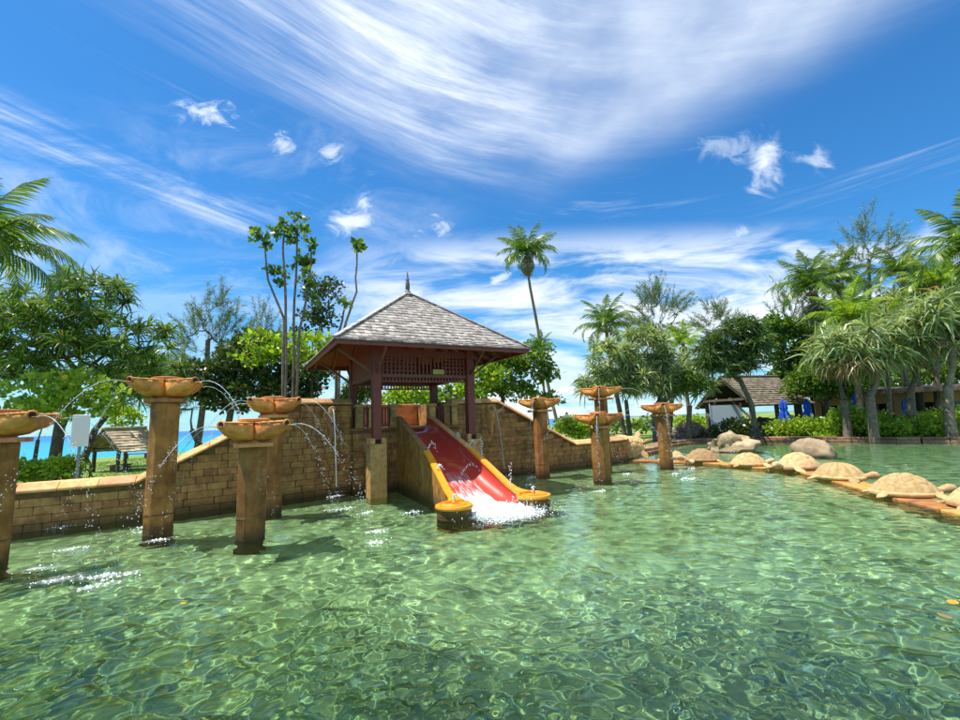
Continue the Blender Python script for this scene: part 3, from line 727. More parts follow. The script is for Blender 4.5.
fountain(-5.05, -2.42, 2.44, 'tall bowl fountain on the left side, nearest to the sloping part of the left wall')
fountain(-3.77, -3.66, 1.70, 'lower bowl fountain on a squat pillar, in front of a taller one on the left')
fountain(-3.37, -1.48, 2.17, 'bowl fountain close to the left wall, half hidden behind the squat one')
fountain(-6.72, -3.26, 1.90, 'bowl fountain cut off by the left edge of the picture')
fountain(3.86, -.51, 2.18, 'bowl fountain beside the sloping right wall, just right of the slide')
fountain(4.34, -2.44, 1.68, 'front lower one of the two overlapping bowl fountains right of the slide', w=.45)
fountain(5.98, -.83, 2.50, 'tall bowl fountain showing above and behind the lower one right of the slide')
fountain(7.82, -1.57, 1.93, 'rightmost bowl fountain, next to the row of stone turtles')

# carved wall spouts
def wall_spout(u, v, label):
    t = Thing('wall_spout', label, 'wall spout', (u, v, 0), 'carved spouts on the pool wall', frame='L')
    rings = []
    for z, w, d in ((2.10, .10, .10), (2.04, .15, .20), (1.93, .165, .24), (1.80, .155, .22), (1.62, .125, .17), (1.45, .10, .13), (1.28, .075, .10), (1.16, .045, .07), (1.12, .02, .04)):
        rings.append([(u + w * math.cos(a), v - d * max(0, math.sin(a)) * (1) + .03, z) for a in np.linspace(0, PI, 9)] + [(u - w, v + .05, z), (u + w, v + .05, z)])
    t.part('carved_body', MB().loft(rings).mesh('carved_body', smooth=True, m='carved', angle=1.2))
    t.part('mouth_ring', MB().tube([(u + .05 * math.cos(a), v - .22, 2.02 + .05 * math.sin(a)) for a in np.linspace(0, 2 * PI, 14)], .018, 6).mesh('mouth_ring', smooth=True, m='carved'))
    V, F = [], []; pts = []
    for i in range(14):
        s = i / 13; tt = s * .62; pts.append((u + .02 * s, v - .24 - .45 * s, 2.0 + .2 * tt - 4.9 * tt * tt))
    pts = [p for p in pts if p[2] > .02]
    tb = MB().tube(pts, .011, 6); V.append(np.array([tuple(p) for p in tb.v])); tf = [f for f in tb.f if len(f) == 4]
    for i in range(60):
        p = rnd.choice(pts[3:]); droplets(1, p, (.015, .02, .06), .004, .010, V, F)
    t.part('water_jet', np_mesh('water_jet', np.concatenate(V), [np.array(tf), np.concatenate(F)], True), 'stream', stuff=True)
    landings.append((u, v - .72, 1.))
wall_spout(-1.98, .10, 'carved stone spout on the high wall left of the pavilion')
wall_spout(2.74, .50, 'carved stone spout on the high wall right of the pavilion')

water()

# foam where jets and slide hit the water
V, F = [], []
def foam_patch(x, y, rx, ry, n, ang=0., h=.03):
    c, s = math.cos(ang), math.sin(ang)
    for i in range(n):
        a, b = rng.normal(0, .42, 2); px, py = a * rx * c - b * ry * s, a * rx * s + b * ry * c
        fall = math.exp(-(a * a + b * b) * 1.2); r = rng.uniform(.003, .008) * (.6 + fall)
        o = sum(len(v) for v in V); k = 6; z = abs(rng.normal(0, h * .5)) * fall
        ring = [(x + px + r * math.cos(j * PI / 3) * rng.uniform(.7, 2.2), y + py + r * math.sin(j * PI / 3) * rng.uniform(.7, 1.3), .008 + z) for j in range(6)]
        V.append(np.array(ring + [(x + px, y + py, .016 + z + r * .8)])); F.append(np.array([(j, (j + 1) % 6, 6) for j in range(6)]) + o)
def _sheet():
    m, nt, p = new_mat('foam_sheet'); P = wcoords(nt); G = coords(nt, 'UV'); gx_, gy_, _ = sep(nt, G)
    n = noi(nt, P, 7, 7, .72, .5); n2 = noi(nt, P, 38, 4, .7)
    r2 = ((gx_ - .5) * (gx_ - .5) + (gy_ - .5) * (gy_ - .5)).sqrt() * 2.0
    f = (n * .75 + n2 * .6 - r2 * .42).ss(.46, .86)
    tr = nt.nodes.new('ShaderNodeBsdfTransparent'); mx = nt.nodes.new('ShaderNodeMixShader')
    nt.links.new((f * .6).o, mx.inputs[0]); nt.links.new(tr.outputs[0], mx.inputs[1]); nt.links.new(p.outputs[0], mx.inputs[2])
    nt.links.new(mx.outputs[0], nt.nodes['Material Output'].inputs[0]); p.inputs['Base Color'].default_value = (.85, .92, .92, 1); p.inputs['Roughness'].default_value = .4
    return m
M['sheet'] = _sheet(); SH = []
def sheet(x, y, rx, ry, ang): SH.append((x, y, rx, ry, ang))
def splash(x, y, rx, ry, n, ang=.5): sheet(x, y, rx * 1.5, ry * 1.5, ang); foam_patch(x, y, rx * .8, ry * .8, n, ang, .05)
for (u, v, s_) in landings:
    p = L(u, v)
    if p.y > .5 and p.length < 30 and p.x < 12: splash(p.x, p.y, .30, .16, 22, YAW + .2)
p = L(SU + .05, -4.45); foam_patch(p.x, p.y, .78, .30, 1300, YAW, .08)
p = L(SU + .12, -4.8); foam_patch(p.x, p.y, .75, .42, 500, YAW + .1, .04); sheet(p.x, p.y - .05, 1.25, .75, YAW)
p = L(SU - .35, -4.95); foam_patch(p.x, p.y, .35, .2, 120, YAW, .03)
for (x, y, rx, ry) in ((-5.3, 5.7, .5, .2), (-4.7, 5.2, .45, .2), (-5.8, 6.5, .4, .2)): splash(x, y, rx, ry, 22, .5)
for q in ((345, 510), (412, 514), (377, 533), (75, 525), (75, 555), (120, 578), (692, 480)):
    p = atz(*q); splash(p.x, p.y, .30, .15, 26, .5)
single('splash_foam', np_mesh('splash_foam', np.concatenate(V), [np.concatenate(F)], True), 'foam', kind='stuff', label='white splash foam where the jets and the slide meet the pool', cat='foam')
mb = MB()
for i, (x, y, rx, ry, a) in enumerate(SH):
    c, s_ = math.cos(a), math.sin(a); mb.add([(x + u_ * rx * c - v_ * ry * s_, y + u_ * rx * s_ + v_ * ry * c, .022 + i * .0004) for u_, v_ in ((-1, -1), (1, -1), (1, 1), (-1, 1))], [(0, 1, 2, 3)])
me = mb.mesh('foam_sheet', m='sheet'); uv = me.uv_layers.new(name='uv'); co = [(0, 0), (1, 0), (1, 1), (0, 1)]
for p_ in me.polygons:
    for li in p_.loop_indices: uv.data[li].uv = co[me.loops[li].vertex_index % 4]
single('foam_streaks', me, kind='stuff', label='thin white foam streaks floating on the pool below the jets', cat='foam')
# thick white water at the end of the slide
def splash_mound():
    rings = []
    for i in range(30):
        s = i / 29; v = -3.75 - 1.0 * s; w = .56 + .20 * math.sin(PI * min(1, s * 1.1)); w *= (1 if s < .75 else max(.35, 1 - (s - .75) * 2.2)); r = []
        for k in range(33):
            x = -1 + 2 * k / 32; n = noise.noise(Vector((x * 5, v * 7, 3))) + .6 * noise.noise(Vector((x * 14, v * 16, 5)))
            base = max(chz(v) + .03, -.01) * (1 - x * x * .3) + .02
            r.append((SU + .05 * s + x * w * (1 + .12 * n), v + .07 * n, max(-.06, base + .05 * math.sin(PI * s) * (1 - x ** 4) * (1 + 1.1 * n) + .025 * n - .09 * x ** 8 - .10 * max(0, s - .8) * 5)))
        rings.append(r)
    t = Thing('slide_splash', 'white foaming water at the foot of the red slide', 'splash', (SU, -4.4, 0), frame='L'); t.e['kind'] = 'stuff'
    t.part('white_water', MB().loft(rings, cap=False, closed=False).mesh('white_water', smooth=True, m='foam'), stuff=True)
    V, F = [], []
    for i in range(420):
        droplets(1, (SU + rng.normal(.10, .40), -4.5 + rng.normal(0, .25), .04), (.01, .01, .07), .005, .014, V, F, up=1)
    t.part('spray_drops', np_mesh('spray_drops', np.concatenate(V), [np.concatenate(F)], True), 'spray', stuff=True)
splash_mound()

# ------------------------------------------------------------------ turtles on their ledge
def turtle_meshes(ribbed=False):
    """shell 1.2 long, .96 wide"""
    n, m = 44, 96; Vv = []; fs = []
    cent = [(-.36, 0), (-.14, 0), (.1, 0), (.33, 0)] + [(x, s * .2) for x in (-.26, -.02, .22) for s in (-1, 1)] + [(x, s * .36) for x in (-.38, -.16, .06, .28) for s in (-1, 1)] + [(.5, 0), (-.53, 0), (.46, .2), (.46, -.2), (-.47, .2), (-.47, -.2)]
    cent = np.array(cent)
    for i in range(n + 1):
        ph = PI / 2 * (i / n)                       # 0 = top
        for k in range(m):
            a = 2 * PI * k / m; r = ph / (PI / 2); x, y = .60 * r * math.cos(a), .47 * r * math.sin(a); h = .37 * (1 - r ** 2.2) ** .9
            d = np.sort(np.hypot((cent[:, 0] - x), (cent[:, 1] - y) * 1.1)); g = d[1] - d[0]
            g = min(1, g / .05)
            if ribbed: gr = abs(math.cos(a * 6)) ; off = .06 * gr * min(1, r * 1.5)
            else: off = .034 * (g ** .6) + .018 * max(0, 1 - d[0] / .14)
            if i == n: h = -.0
            q = 1 + off * 1.2
            Vv.append((x * q, y * q, h + off * math.cos(ph) + .09))
    for i in range(n):
        for k in range(m): a, b = i * m + k, i * m + (k + 1) % m; fs.append((a, b, b + m, a + m))
    sh = MB(); sh.v = Vv; sh.f = fs; shell = sh.mesh('shell', smooth=True, m='turtle', angle=1.2)
    rim = MB().lathe([(0, 0), (.55, 0), (.635, .03), (.645, .075), (.62, .11), (.57, .12), (0, .12)], 48, (0, 0, .02), 1, .78).mesh('shell_rim', smooth=True, m='turtle', angle=1.)
    # head: tapered snouted blob on a neck
    mb = MB(); mb.tube([(.50, 0, .12), (.60, 0, .13), (.68, 0, .16), (.76, 0, .185), (.83, 0, .18), (.88, 0, .155), (.905, 0, .14)], [.085, .075, .08, .098, .09, .055, .02], 14)
    head = mb.mesh('head', smooth=True, m='turtle')
    eye = MB().lathe([(0, -.012), (.014, -.008), (.018, 0), (.014, .008), (0, .012)], 8).mesh('eye', smooth=True, m='darkrock')
    def flip(L_, w, droop):
        mb = MB(); rr = []
        for i in range(9):
            s = i / 8; cx = s * L_; cy = -.22 * s * s * L_; cz = -droop * s; ww = w * (.75 + .6 * math.sin(PI * min(.95, s * .9)) * .7) * (1 - .75 * max(0, s - .6) / .4); th = .055 * (1 - .6 * s)
            rr.append([(cx + .3 * ww * math.cos(a), cy + ww * math.cos(a), cz + th * math.sin(a)) for a in np.linspace(0, 2 * PI, 12, endpoint=False)])
        mb.loft(rr); return mb.mesh('flipper', smooth=True, m='turtle')
    return shell, rim, head, eye, flip(.42, .10, .10), flip(.26, .085, .08)
TM = {False: turtle_meshes(False), True: turtle_meshes(True)}
def turtle(x, y, heading, size, label, ribbed=False, z=.03, rot=None, group='stone turtles along the ledge'):
    sh, rim, head, eye, ff, fb = TM[ribbed]
    t = Thing('stone_turtle', label, 'turtle statue', (x, y, z), group, frame='O', rot=rot or (0, 0, heading))
    t.e.scale = (size,) * 3
    t.part('shell', sh); t.part('shell_rim', rim); h = t.part('head', head)
    for s in (-1, 1):
        t.part('eye', eye, parent=h, loc=(.80, s * .075, .205))
        t.part('flipper', ff, loc=(.40, s * .30, .10), rot=(0, 0, s * 1.0), scale=(1, -s, 1))
        t.part('flipper', fb, loc=(-.42, s * .26, .09), rot=(0, 0, s * 2.3), scale=(1, -s, 1))
ledge_px = [(636, 461), (672, 462.5), (704, 463), (749, 467), (799, 471), (840, 481), (902, 498), (960, 512), (1040, 530)]
lp = [atz(*p) for p in ledge_px]
turtle(lp[2].x, lp[2].y + .1, 2.9, .86, 'stone turtle farthest along the ledge, next to the rightmost bowl fountain')
turtle(lp[3].x, lp[3].y, -.25, .78, 'second stone turtle from the far end, its head stretched to the right')
turtle(lp[4].x, lp[4].y, -2.9, .92, 'third stone turtle from the far end, in front of the pale sloping boulder')
turtle(lp[5].x, lp[5].y, -1.0, .80, 'stone turtle with a sharply ribbed shell in the middle of the ledge', True)
turtle(lp[6].x + .08, lp[6].y + .02, -.4, .80, 'largest looking stone turtle, near the right edge of the picture')
turtle(lp[7].x + .52, lp[7].y - .05, -.5, .88, 'stone turtle half cut off by the right edge of the picture')
p = atz(628, 459); turtle(p.x + .1, p.y + .15, 0, .98, 'stone turtle climbing steeply up at the end of the right wall', z=.38, rot=(R(50), R(-12), R(-15)))
p = atz(683, 460); turtle(p.x, p.y + .5, 1.2, .5, 'small low stone turtle behind the rightmost bowl fountain')
led = Thing('stone_ledge', 'narrow orange stone ledge carrying the row of turtles across the water', 'ledge', (lp[3].x, lp[3].y, 0))
mb = MB()
for i in range(len(lp) - 1):
    a, b = lp[i], lp[i + 1]; n = max(2, int((b - a).length / .62)); d = (b - a).normalized(); s = Vector((-d.y, d.x, 0)) * .27
    for k in range(n):
        p, q = a.lerp(b, k / n) + d * .004, a.lerp(b, (k + 1) / n) - d * .004
        m_ = MB().hexa([p - s + Vector((0, 0, -.75)), q - s + Vector((0, 0, -.75)), q + s + Vector((0, 0, -.75)), p + s + Vector((0, 0, -.75)), p - s + Vector((0, 0, .045)), q - s + Vector((0, 0, .045)), q + s + Vector((0, 0, .045)), p + s + Vector((0, 0, .045))])
        led.part('ledge_stone', m_.mesh('ledge_stone', bevel=.012, m='ledge'))

# ------------------------------------------------------------------ boulders and the kerb of the rear pond
def rock_mesh(name, seed, sx, sy, sz, mat, sub=4, rough=.28):
    bm = bmesh.new(); bmesh.ops.create_icosphere(bm, subdivisions=sub, radius=1)
    for v in bm.verts:
        c = v.co.copy(); n = noise.noise(c * 1.1 + Vector((seed, 0, 0))) * rough * 1.6 + noise.noise(c * 2.6 + Vector((0, seed, 0))) * rough * 1.0 - abs(noise.noise(c * 4 + Vector((0, 0, seed)))) * rough * .8
        c *= 1 + n
        if c.z < -.3: c.z = -.3 - (c.z + .3) * -.2
        v.co = Vector((c.x * sx, c.y * sy, c.z * sz))
    me = bpy.data.meshes.new(name); bm.to_mesh(me); bm.free(); me.polygons.foreach_set('use_smooth', np.ones(len(me.polygons), bool)); me.set_sharp_from_angle(angle=.5)
    me.materials.append(M[mat]); return me
for q, (sx, sy, sz), sd_, mt, lb, dz in (((737, 452), (.88, .6, .64), 3.1, 'rock', 'pale pointed boulder rising from the rear pond behind the turtles', 0),
                            ((822, 457), (.92, .6, .58), 8.2, 'rocksmooth', 'pale smooth boulder with a sloping back in the rear pond', 0),
                            ((694, 441), (1.0, .5, .5), 5.5, 'darkrock', 'dark rough rock on the pond edge left of the thatched hall', .1),
                            ((757, 438), (.85, .6, .75), 9.5, 'darkrock', 'dark rock at the roots of the tree before the thatched hall', .1),
                            ((795, 438), (1.25, .6, .70), 12.5, 'darkrock', 'broad flat brown rock on the pond edge before the green hedge', .1),
                            ((952, 436), (.8, .6, .6), 15.5, 'darkrock', 'brown rock among the plants at the right edge', .15)):
    p = atz(*q); single('boulder', rock_mesh('boulder', sd_, sx * p.y / 18, sy * p.y / 18, sz * p.y / 18, mt.replace('smooth', ''), rough=.28 if 'smooth' not in mt else .10), label=lb, cat='boulder', loc=(p.x, p.y + .4, dz + .12), rot=(0, 0, -.2 + sd_))
kt = Thing('pond_kerb', 'brown stone kerb along the far edge of the rear pond', 'kerb', (14, 25.6, 0))
ke = [L(*wallR[-1]).xy] + [Vector(p) for p in pond]
for i in range(len(ke) - 1):
    a, b = ke[i], ke[i + 1]; n = max(1, int((b - a).length / .8)); d = (b - a).normalized(); s = Vector((-d.y, d.x)) * .26
    if b.x > 30: n = 4
    for k in range(n):
        p, q = a.lerp(b, k / n) + d * .004, a.lerp(b, (k + 1) / n) - d * .004
        for (w0, w1, z0, z1) in ((-1.0, 1.0, .10, .22), (-1.45, .98, -.75, .097)):
            c4 = [p + s * w0, q + s * w0, q + s * w1, p + s * w1]
            kt.part('kerb_stone', MB().hexa([(c.x, c.y, z0) for c in c4] + [(c.x, c.y, z1) for c in c4]).mesh('kerb_stone', bevel=.02, m='kerb'))

# ------------------------------------------------------------------ plants
def rv(n):                                              # random unit vectors
    v = rng.normal(size=(n, 3)); return v / np.linalg.norm(v, axis=1, keepdims=True)
def unitize(v): return v / np.maximum(np.linalg.norm(v, axis=-1, keepdims=True), 1e-6)
def straps(C, n, Lr, w, droop, axis=None, up=.35, spread=1.0):
    """long bent blades in rosettes around points C"""
    C = np.repeat(np.asarray(C), n, 0); N = len(C); d = rv(N); d[:, 2] = d[:, 2] * .8 + up
    if axis is not None: d = d + np.repeat(axis, n, 0) * .8
    d = unitize(d); ln = rng.uniform(*Lr, N)[:, None]; side = unitize(np.cross(d, rv(N))) * w * rng.uniform(.7, 1.2, (N, 1))
    p1 = C + d * ln * .5; d2 = d.copy(); d2[:, 2] -= droop * rng.uniform(.4, 1.3, N); d2 = unitize(d2); p2 = p1 + d2 * ln * .5
    V = np.stack([C - side * .6, C + side * .6, p1 + side, p1 - side, p2], 1).reshape(-1, 3); i = np.arange(N)[:, None] * 5
    return V, i + np.array([[0, 1, 2, 3]]), i + np.array([[3, 2, 4]])
def leaves(C, n, rad, size, flat=.5, up=.2):
    """diamond leaves scattered around points C"""
    C = np.repeat(np.asarray(C), n, 0); N = len(C); o = rv(N) * (rng.uniform(0, 1, (N, 1)) ** .5) * rad; p = C + o * np.array([1, 1, flat])
    d = unitize(o + rv(N) * .7 * rad + np.array([0, 0, up * rad])); s = size * rng.uniform(.6, 1.3, (N, 1)); side = unitize(np.cross(d, rv(N))) * s * .36
    V = np.stack([p, p + d * s * .5 + side, p + d * s, p + d * s * .5 - side], 1).reshape(-1, 3); i = np.arange(N)[:, None] * 4
    return V, i + np.array([[0, 1, 2, 3]]), np.zeros((0, 3), int)
def needles(C, n, rad, ln, w=.016):
    C = np.repeat(np.asarray(C), n, 0); N = len(C); o = rv(N) * (rng.uniform(0, 1, (N, 1)) ** .5) * rad; p = C + o
    d = unitize(rv(N) * .7 + np.array([0, 0, -.35]) + o / rad * .6); l = ln * rng.uniform(.5, 1.3, (N, 1)); side = unitize(np.cross(d, rv(N))) * w
    V = np.stack([p - side, p + side, p + d * l], 1).reshape(-1, 3); i = np.arange(N)[:, None] * 3
    return V, np.zeros((0, 4), int), i + np.array([[0, 1, 2]])
def sprays(C, n, ln, w):
    c0 = C.mean(0) - np.array([0, 0, .8]); ax = unitize(C - c0 + rv(len(C)) * .5 * np.linalg.norm(C - c0, axis=1, keepdims=True) + np.array([0, 0, .6])); A = np.repeat(ax, n, 0); Cr = np.repeat(C, n, 0); N = len(Cr)
    t = rng.uniform(-.5, 1.0, (N, 1)); p = Cr + A * t * ln + rv(N) * .05 * ln; d = unitize(A * .9 + rv(N) * .75 + np.array([0, 0, -.12])); l = ln * .42 * rng.uniform(.5, 1.3, (N, 1)) * (1.25 - .5 * np.clip(t, 0, 1)); side = unitize(np.cross(d, rv(N))) * w
    V = np.stack([p - side, p + side, p + d * l], 1).reshape(-1, 3); i = np.arange(N)[:, None] * 3
    return V, np.zeros((0, 4), int), i + np.array([[0, 1, 2]])
def skeleton(root, targets, r_tip, wig=.15, pull=.25):
    """nodes, parents and radii of a branching skeleton reaching every target"""
    nodes = [np.array(p, float) for p in root]; par = [-1] + list(range(len(root) - 1)); top = nodes[-1]
    start = max(0, len(root) - 3)
    order = np.argsort([np.linalg.norm(np.array(q) - top) for q in targets]); r0 = len(nodes)
    for j in order:
        q = np.array(targets[j], float); A = np.array(nodes[start:]); d = np.linalg.norm(A - q, axis=1) + pull * np.linalg.norm(A - top, axis=1) * .3 + np.maximum(0, A[:, 2] - q[2]) * .8
        k = int(np.argmin(d)) + start; a = nodes[k]; ln = np.linalg.norm(q - a)
        m = (a + q) / 2 + rng.normal(0, wig * ln * .4, 3) + np.array([0, 0, -.06 * ln]); nodes.append(m); par.append(k); nodes.append(q); par.append(len(nodes) - 2)
    cnt = np.zeros(len(nodes))
    ch = set(par)
    for i in range(len(nodes) - 1, -1, -1):
        if cnt[i] == 0: cnt[i] = 1
        if par[i] >= 0: cnt[par[i]] += cnt[i]
    return nodes, par, r_tip * cnt ** .42
def limbs(nodes, par, rad, n=6, rmax=9):
    V, F = [], []; o = 0; ang = np.arange(n) * 2 * PI / n
    for i, p in enumerate(par):
        if p < 0: continue
        a, b = nodes[p], nodes[i]; d = b - a; l = np.linalg.norm(d)
        if l < 1e-4: continue
        d = d / l; x = np.cross(d, (0.3, .2, 1.)); x /= np.linalg.norm(x) + 1e-6; y = np.cross(d, x)
        ra, rb = min(rad[p], rad[i] * 1.25, rmax), min(rad[i], rmax); cs = np.cos(ang)[:, None] * x + np.sin(ang)[:, None] * y
        V.append(a + cs * ra); V.append(b + cs * rb); k = np.arange(n); F.append(np.stack([k, (k + 1) % n, (k + 1) % n + n, k + n], 1) + o); o += 2 * n
    return np.concatenate(V), np.concatenate(F)
def in_blobs(blobs, D, n, shell=.45):
    """n points in ellipsoids given as (px, py, rx, ry[, dD]) at depth D"""
    w = np.array([b[2] * b[3] for b in blobs], float); w /= w.sum(); out = []
    for b, c in zip(blobs, np.maximum(1, np.round(w * n)).astype(int)):
        dd = b[4] if len(b) > 4 else 0; c0 = np.array(at(b[0], b[1], D + dd)); k = (D + dd) / 447.3
        u = rv(c) * (shell + (1 - shell) * rng.uniform(0, 1, (c, 1))) ** .6
        out.append(c0 + u * np.array([b[2] * k, b[2] * k * .8, b[3] * k]))
    return np.concatenate(out)
def tree(name, label, cat, base_px, D, blobs, kind, n, mat, bark='bark', trunk_r=.16, mid=None, extra=None, group=None, tip=.012, props=0, base_z=None, scale=1., dens=1.0):
    b = at(base_px[0], base_px[1], D); zb = base_z if base_z is not None else float(gz(np.array(b.x), np.array(b.y))); b = Vector((b.x, b.y, zb))
    if kind == 'needle': n = int(n * 1.25)
    C = in_blobs(blobs, D, n, .1 if kind == 'needle' else .45); t = Thing(name, label, cat, b, group)
    root = [np.array(b) - np.array([0, 0, .1])] + ([np.array(at(*m, D)) for m in mid] if mid else [])
    if not mid: root.append(np.array([b.x, b.y, zb + (C[:, 2].mean() - zb) * .5]))
    r_ = [root[0]]
    for q in root[1:]: r_ += [(r_[-1] + q) / 2 + rng.normal(0, .04, 3) * trunk_r * 4, q]
    nodes, par, rad = skeleton(r_, C, tip * scale); rad = rad * 1.0
    for i in range(len(r_)): rad[i] = max(rad[i], trunk_r * (1.15 - .45 * i / len(r_)))
    V, F = limbs(nodes, par, np.minimum(rad, trunk_r * 1.1))
    if props:
        mb = MB(); f = trunk_r
        for k in range(props):
            a = 2 * PI * k / props + rnd.uniform(-.3, .3); h = rnd.uniform(.5, 1.5) * scale; r = rnd.uniform(.35, .8) * scale
            tgt = np.array(r_[1]) if len(r_) > 1 else np.array(b); tp = np.array(b) + (tgt - np.array(b)) * min(1, h / max(.5, tgt[2] - b.z))
            mb.tube([tp, tp + np.array([math.cos(a) * r * .45, math.sin(a) * r * .45, -(tp[2] - zb) * .4]), np.array([b.x + math.cos(a) * r, b.y + math.sin(a) * r, zb - .1])], [f * .28, f * .26, f * .22], 6)
        t.part('prop_roots', mb.mesh('prop_roots', smooth=True), bark)
    t.part('trunk', np_mesh('trunk', V, [F], True), bark)
    if kind == 'pandanus': a, q, tr = straps(C, int(26 * dens), (.55 * scale, 1.0 * scale), .032 * scale, .95)
    elif kind == 'fan': a, q, tr = straps(C, int(30 * dens), (.8 * scale, 1.5 * scale), .04 * scale, 1.1, up=.15)
    elif kind == 'leaf': a, q, tr = leaves(C, int(34 * dens), .55 * scale, .24 * scale)
    elif kind == 'bigleaf': a, q, tr = leaves(C, int(22 * dens), .5 * scale, .38 * scale, .7, .5)
    elif kind == 'needle': a, q, tr = sprays(C, int(60 * dens), .85 * scale, .013 * scale)
    t.part('crown', np_mesh('crown', a, [q, tr]), mat)
    if extra:
        k = rng.choice(len(C), min(len(C), extra[1]), False); a, q, tr = leaves(C[k] + np.array([0, 0, .15 * scale]), 5, .3 * scale, .13 * scale); t.part('blossoms', np_mesh('blossoms', a, [q, tr]), extra[0], stuff=True)
    return t

def frond_mesh(Lf, droop, nl=38, ll=.78, seed=0, tatter=0.):
    r = np.random.default_rng(seed); V, Q, T = [], [], []; o = 0; N = 12; pts = []; a = .55; p = np.array([0., 0., 0.])
    for i in range(N + 1):
        pts.append(p.copy()); p = p + np.array([math.cos(a), 0, math.sin(a)]) * Lf / N; a -= droop / N * (1 + i / N)
    pts = np.array(pts)
    for i in range(N):                                   # rachis
        w0, w1 = .03 * (1 - i / N) + .004, .03 * (1 - (i + 1) / N) + .004
        V += [pts[i] + (0, w0, 0), pts[i] - (0, w0, 0), pts[i + 1] - (0, w1, 0), pts[i + 1] + (0, w1, 0), pts[i] - (0, 0, w0), pts[i + 1] - (0, 0, w1)]
        Q += [(o, o + 1, o + 2, o + 3), (o + 1, o + 4, o + 5, o + 2), (o + 4, o, o + 3, o + 5)]; o += 6
    for k in range(nl):
        s = .12 + .88 * (k + .5) / nl; x = s * N; i = min(N - 1, int(x)); q = pts[i] + (pts[i + 1] - pts[i]) * (x - i); d = (pts[i + 1] - pts[i]); d /= np.linalg.norm(d)
        for sg in (-1, 1):
            if r.uniform() < tatter: continue
            l = ll * math.sin(PI * min(1, .18 + s * .85)) ** .7 * r.uniform(.8, 1.15) * Lf / 3.2; sw = .35 + .5 * s
            dr = d * sw + np.array([0, sg * 1., 0]) * (1 - .3 * s) + np.array([0, 0, -.25 - .35 * r.uniform()]); dr /= np.linalg.norm(dr); m = q + dr * l * .5
            dr2 = dr + np.array([0, 0, -.75 * r.uniform(.5, 1.2)]); dr2 /= np.linalg.norm(dr2); e = m + dr2 * l * .5; ww = d * .028 * Lf / 3.2
            V += [q - ww * 1.15, q + ww * 1.15, m + ww * 1.15, m - ww * 1.15, e]; Q.append((o, o + 1, o + 2, o + 3)); T.append((o + 3, o + 2, o + 4)); o += 5
    return np.array(V), np.array(Q), np.array(T)
FR = {}
def palm(label, crown_px, D, base_px, Lf, mat='palm', n=22, mid=None, r=.14, dry=3, wind=0., group='coconut palms', tatter=.05, name='coconut_palm', tilt=None, curls=(.9, 1.5, 2.1), Db=None, droop_all=-.12):
    Db = Db or D; b = at(base_px[0], base_px[1], Db); zb = float(gz(np.array(b.x), np.array(b.y))); b = Vector((b.x, b.y, zb)); c = at(*crown_px, D)
    t = Thing(name, label, 'palm tree', b, group)
    pts = [b - Vector((0, 0, .1))] + [at(*m, D) for m in (mid or [])] + [c]
    # smooth the trunk line
    P = np.array([tuple(p) for p in pts]); s = np.linspace(0, len(P) - 1, 14)
    if len(P) > 2:
        Q = []
        for x in s:
            i = min(int(x), len(P) - 2); f = x - i; p0, p1, p2, p3 = P[max(i - 1, 0)], P[i], P[i + 1], P[min(i + 2, len(P) - 1)]
            Q.append(.5 * ((2 * p1) + (-p0 + p2) * f + (2 * p0 - 5 * p1 + 4 * p2 - p3) * f * f + (-p0 + 3 * p1 - 3 * p2 + p3) * f ** 3))
    else: Q = [P[0] + (P[1] - P[0]) * x for x in s]
    rr = [r * (1.5 if i == 0 else 1.0 - .35 * i / 13) * (1 + .06 * (i % 2)) for i in range(14)]
    t.part('trunk', MB().tube(Q, rr, 9).mesh('trunk', smooth=True, m='palebark'))
    key = (round(Lf, 2), mat, tatter)
    if key not in FR:
        FR[key] = []
        for k, cu in enumerate(curls):
            a, q, tr = frond_mesh(Lf, cu, seed=k, tatter=tatter); me = np_mesh('frond', a, [q, tr]); me.materials.append(M[mat]); FR[key].append(me)
        a, q, tr = frond_mesh(Lf * .85, 2.3, seed=9, tatter=.3); me = np_mesh('frond', a, [q, tr]); me.materials.append(M['dry']); FR[key].append(me)
    for k in range(n):
        f = k / n; az = k * 2.399 + rnd.uniform(-.2, .2); pit = -1.05 * (1 - f) + .55 * f * 1.0 - droop_all
        me = FR[key][min(2, int((1 - f) * 3))]
        if wind: az = math.atan2(math.sin(az) - 0, math.cos(az) + wind)
        if k < dry: t.part('frond', FR[key][3], loc=c, rot=(0, 1.15 + rnd.uniform(-.1, .2), az), label='dry hanging brown frond')
        else: t.part('frond', me, loc=c, rot=(rnd.uniform(-.25, .25), .45 - f * 1.35 + rnd.uniform(-.12, .12) + droop_all, az))
    mb = MB()
    for k in range(7): a = k * .9; mb.lathe([(0, -.12), (.07, -.09), (.10, 0), (.07, .09), (0, .12)], 8, (c.x + .2 * math.cos(a), c.y + .2 * math.sin(a), c.z - .18))
    t.part('coconuts', mb.mesh('coconuts', smooth=True), 'carved')
    return t

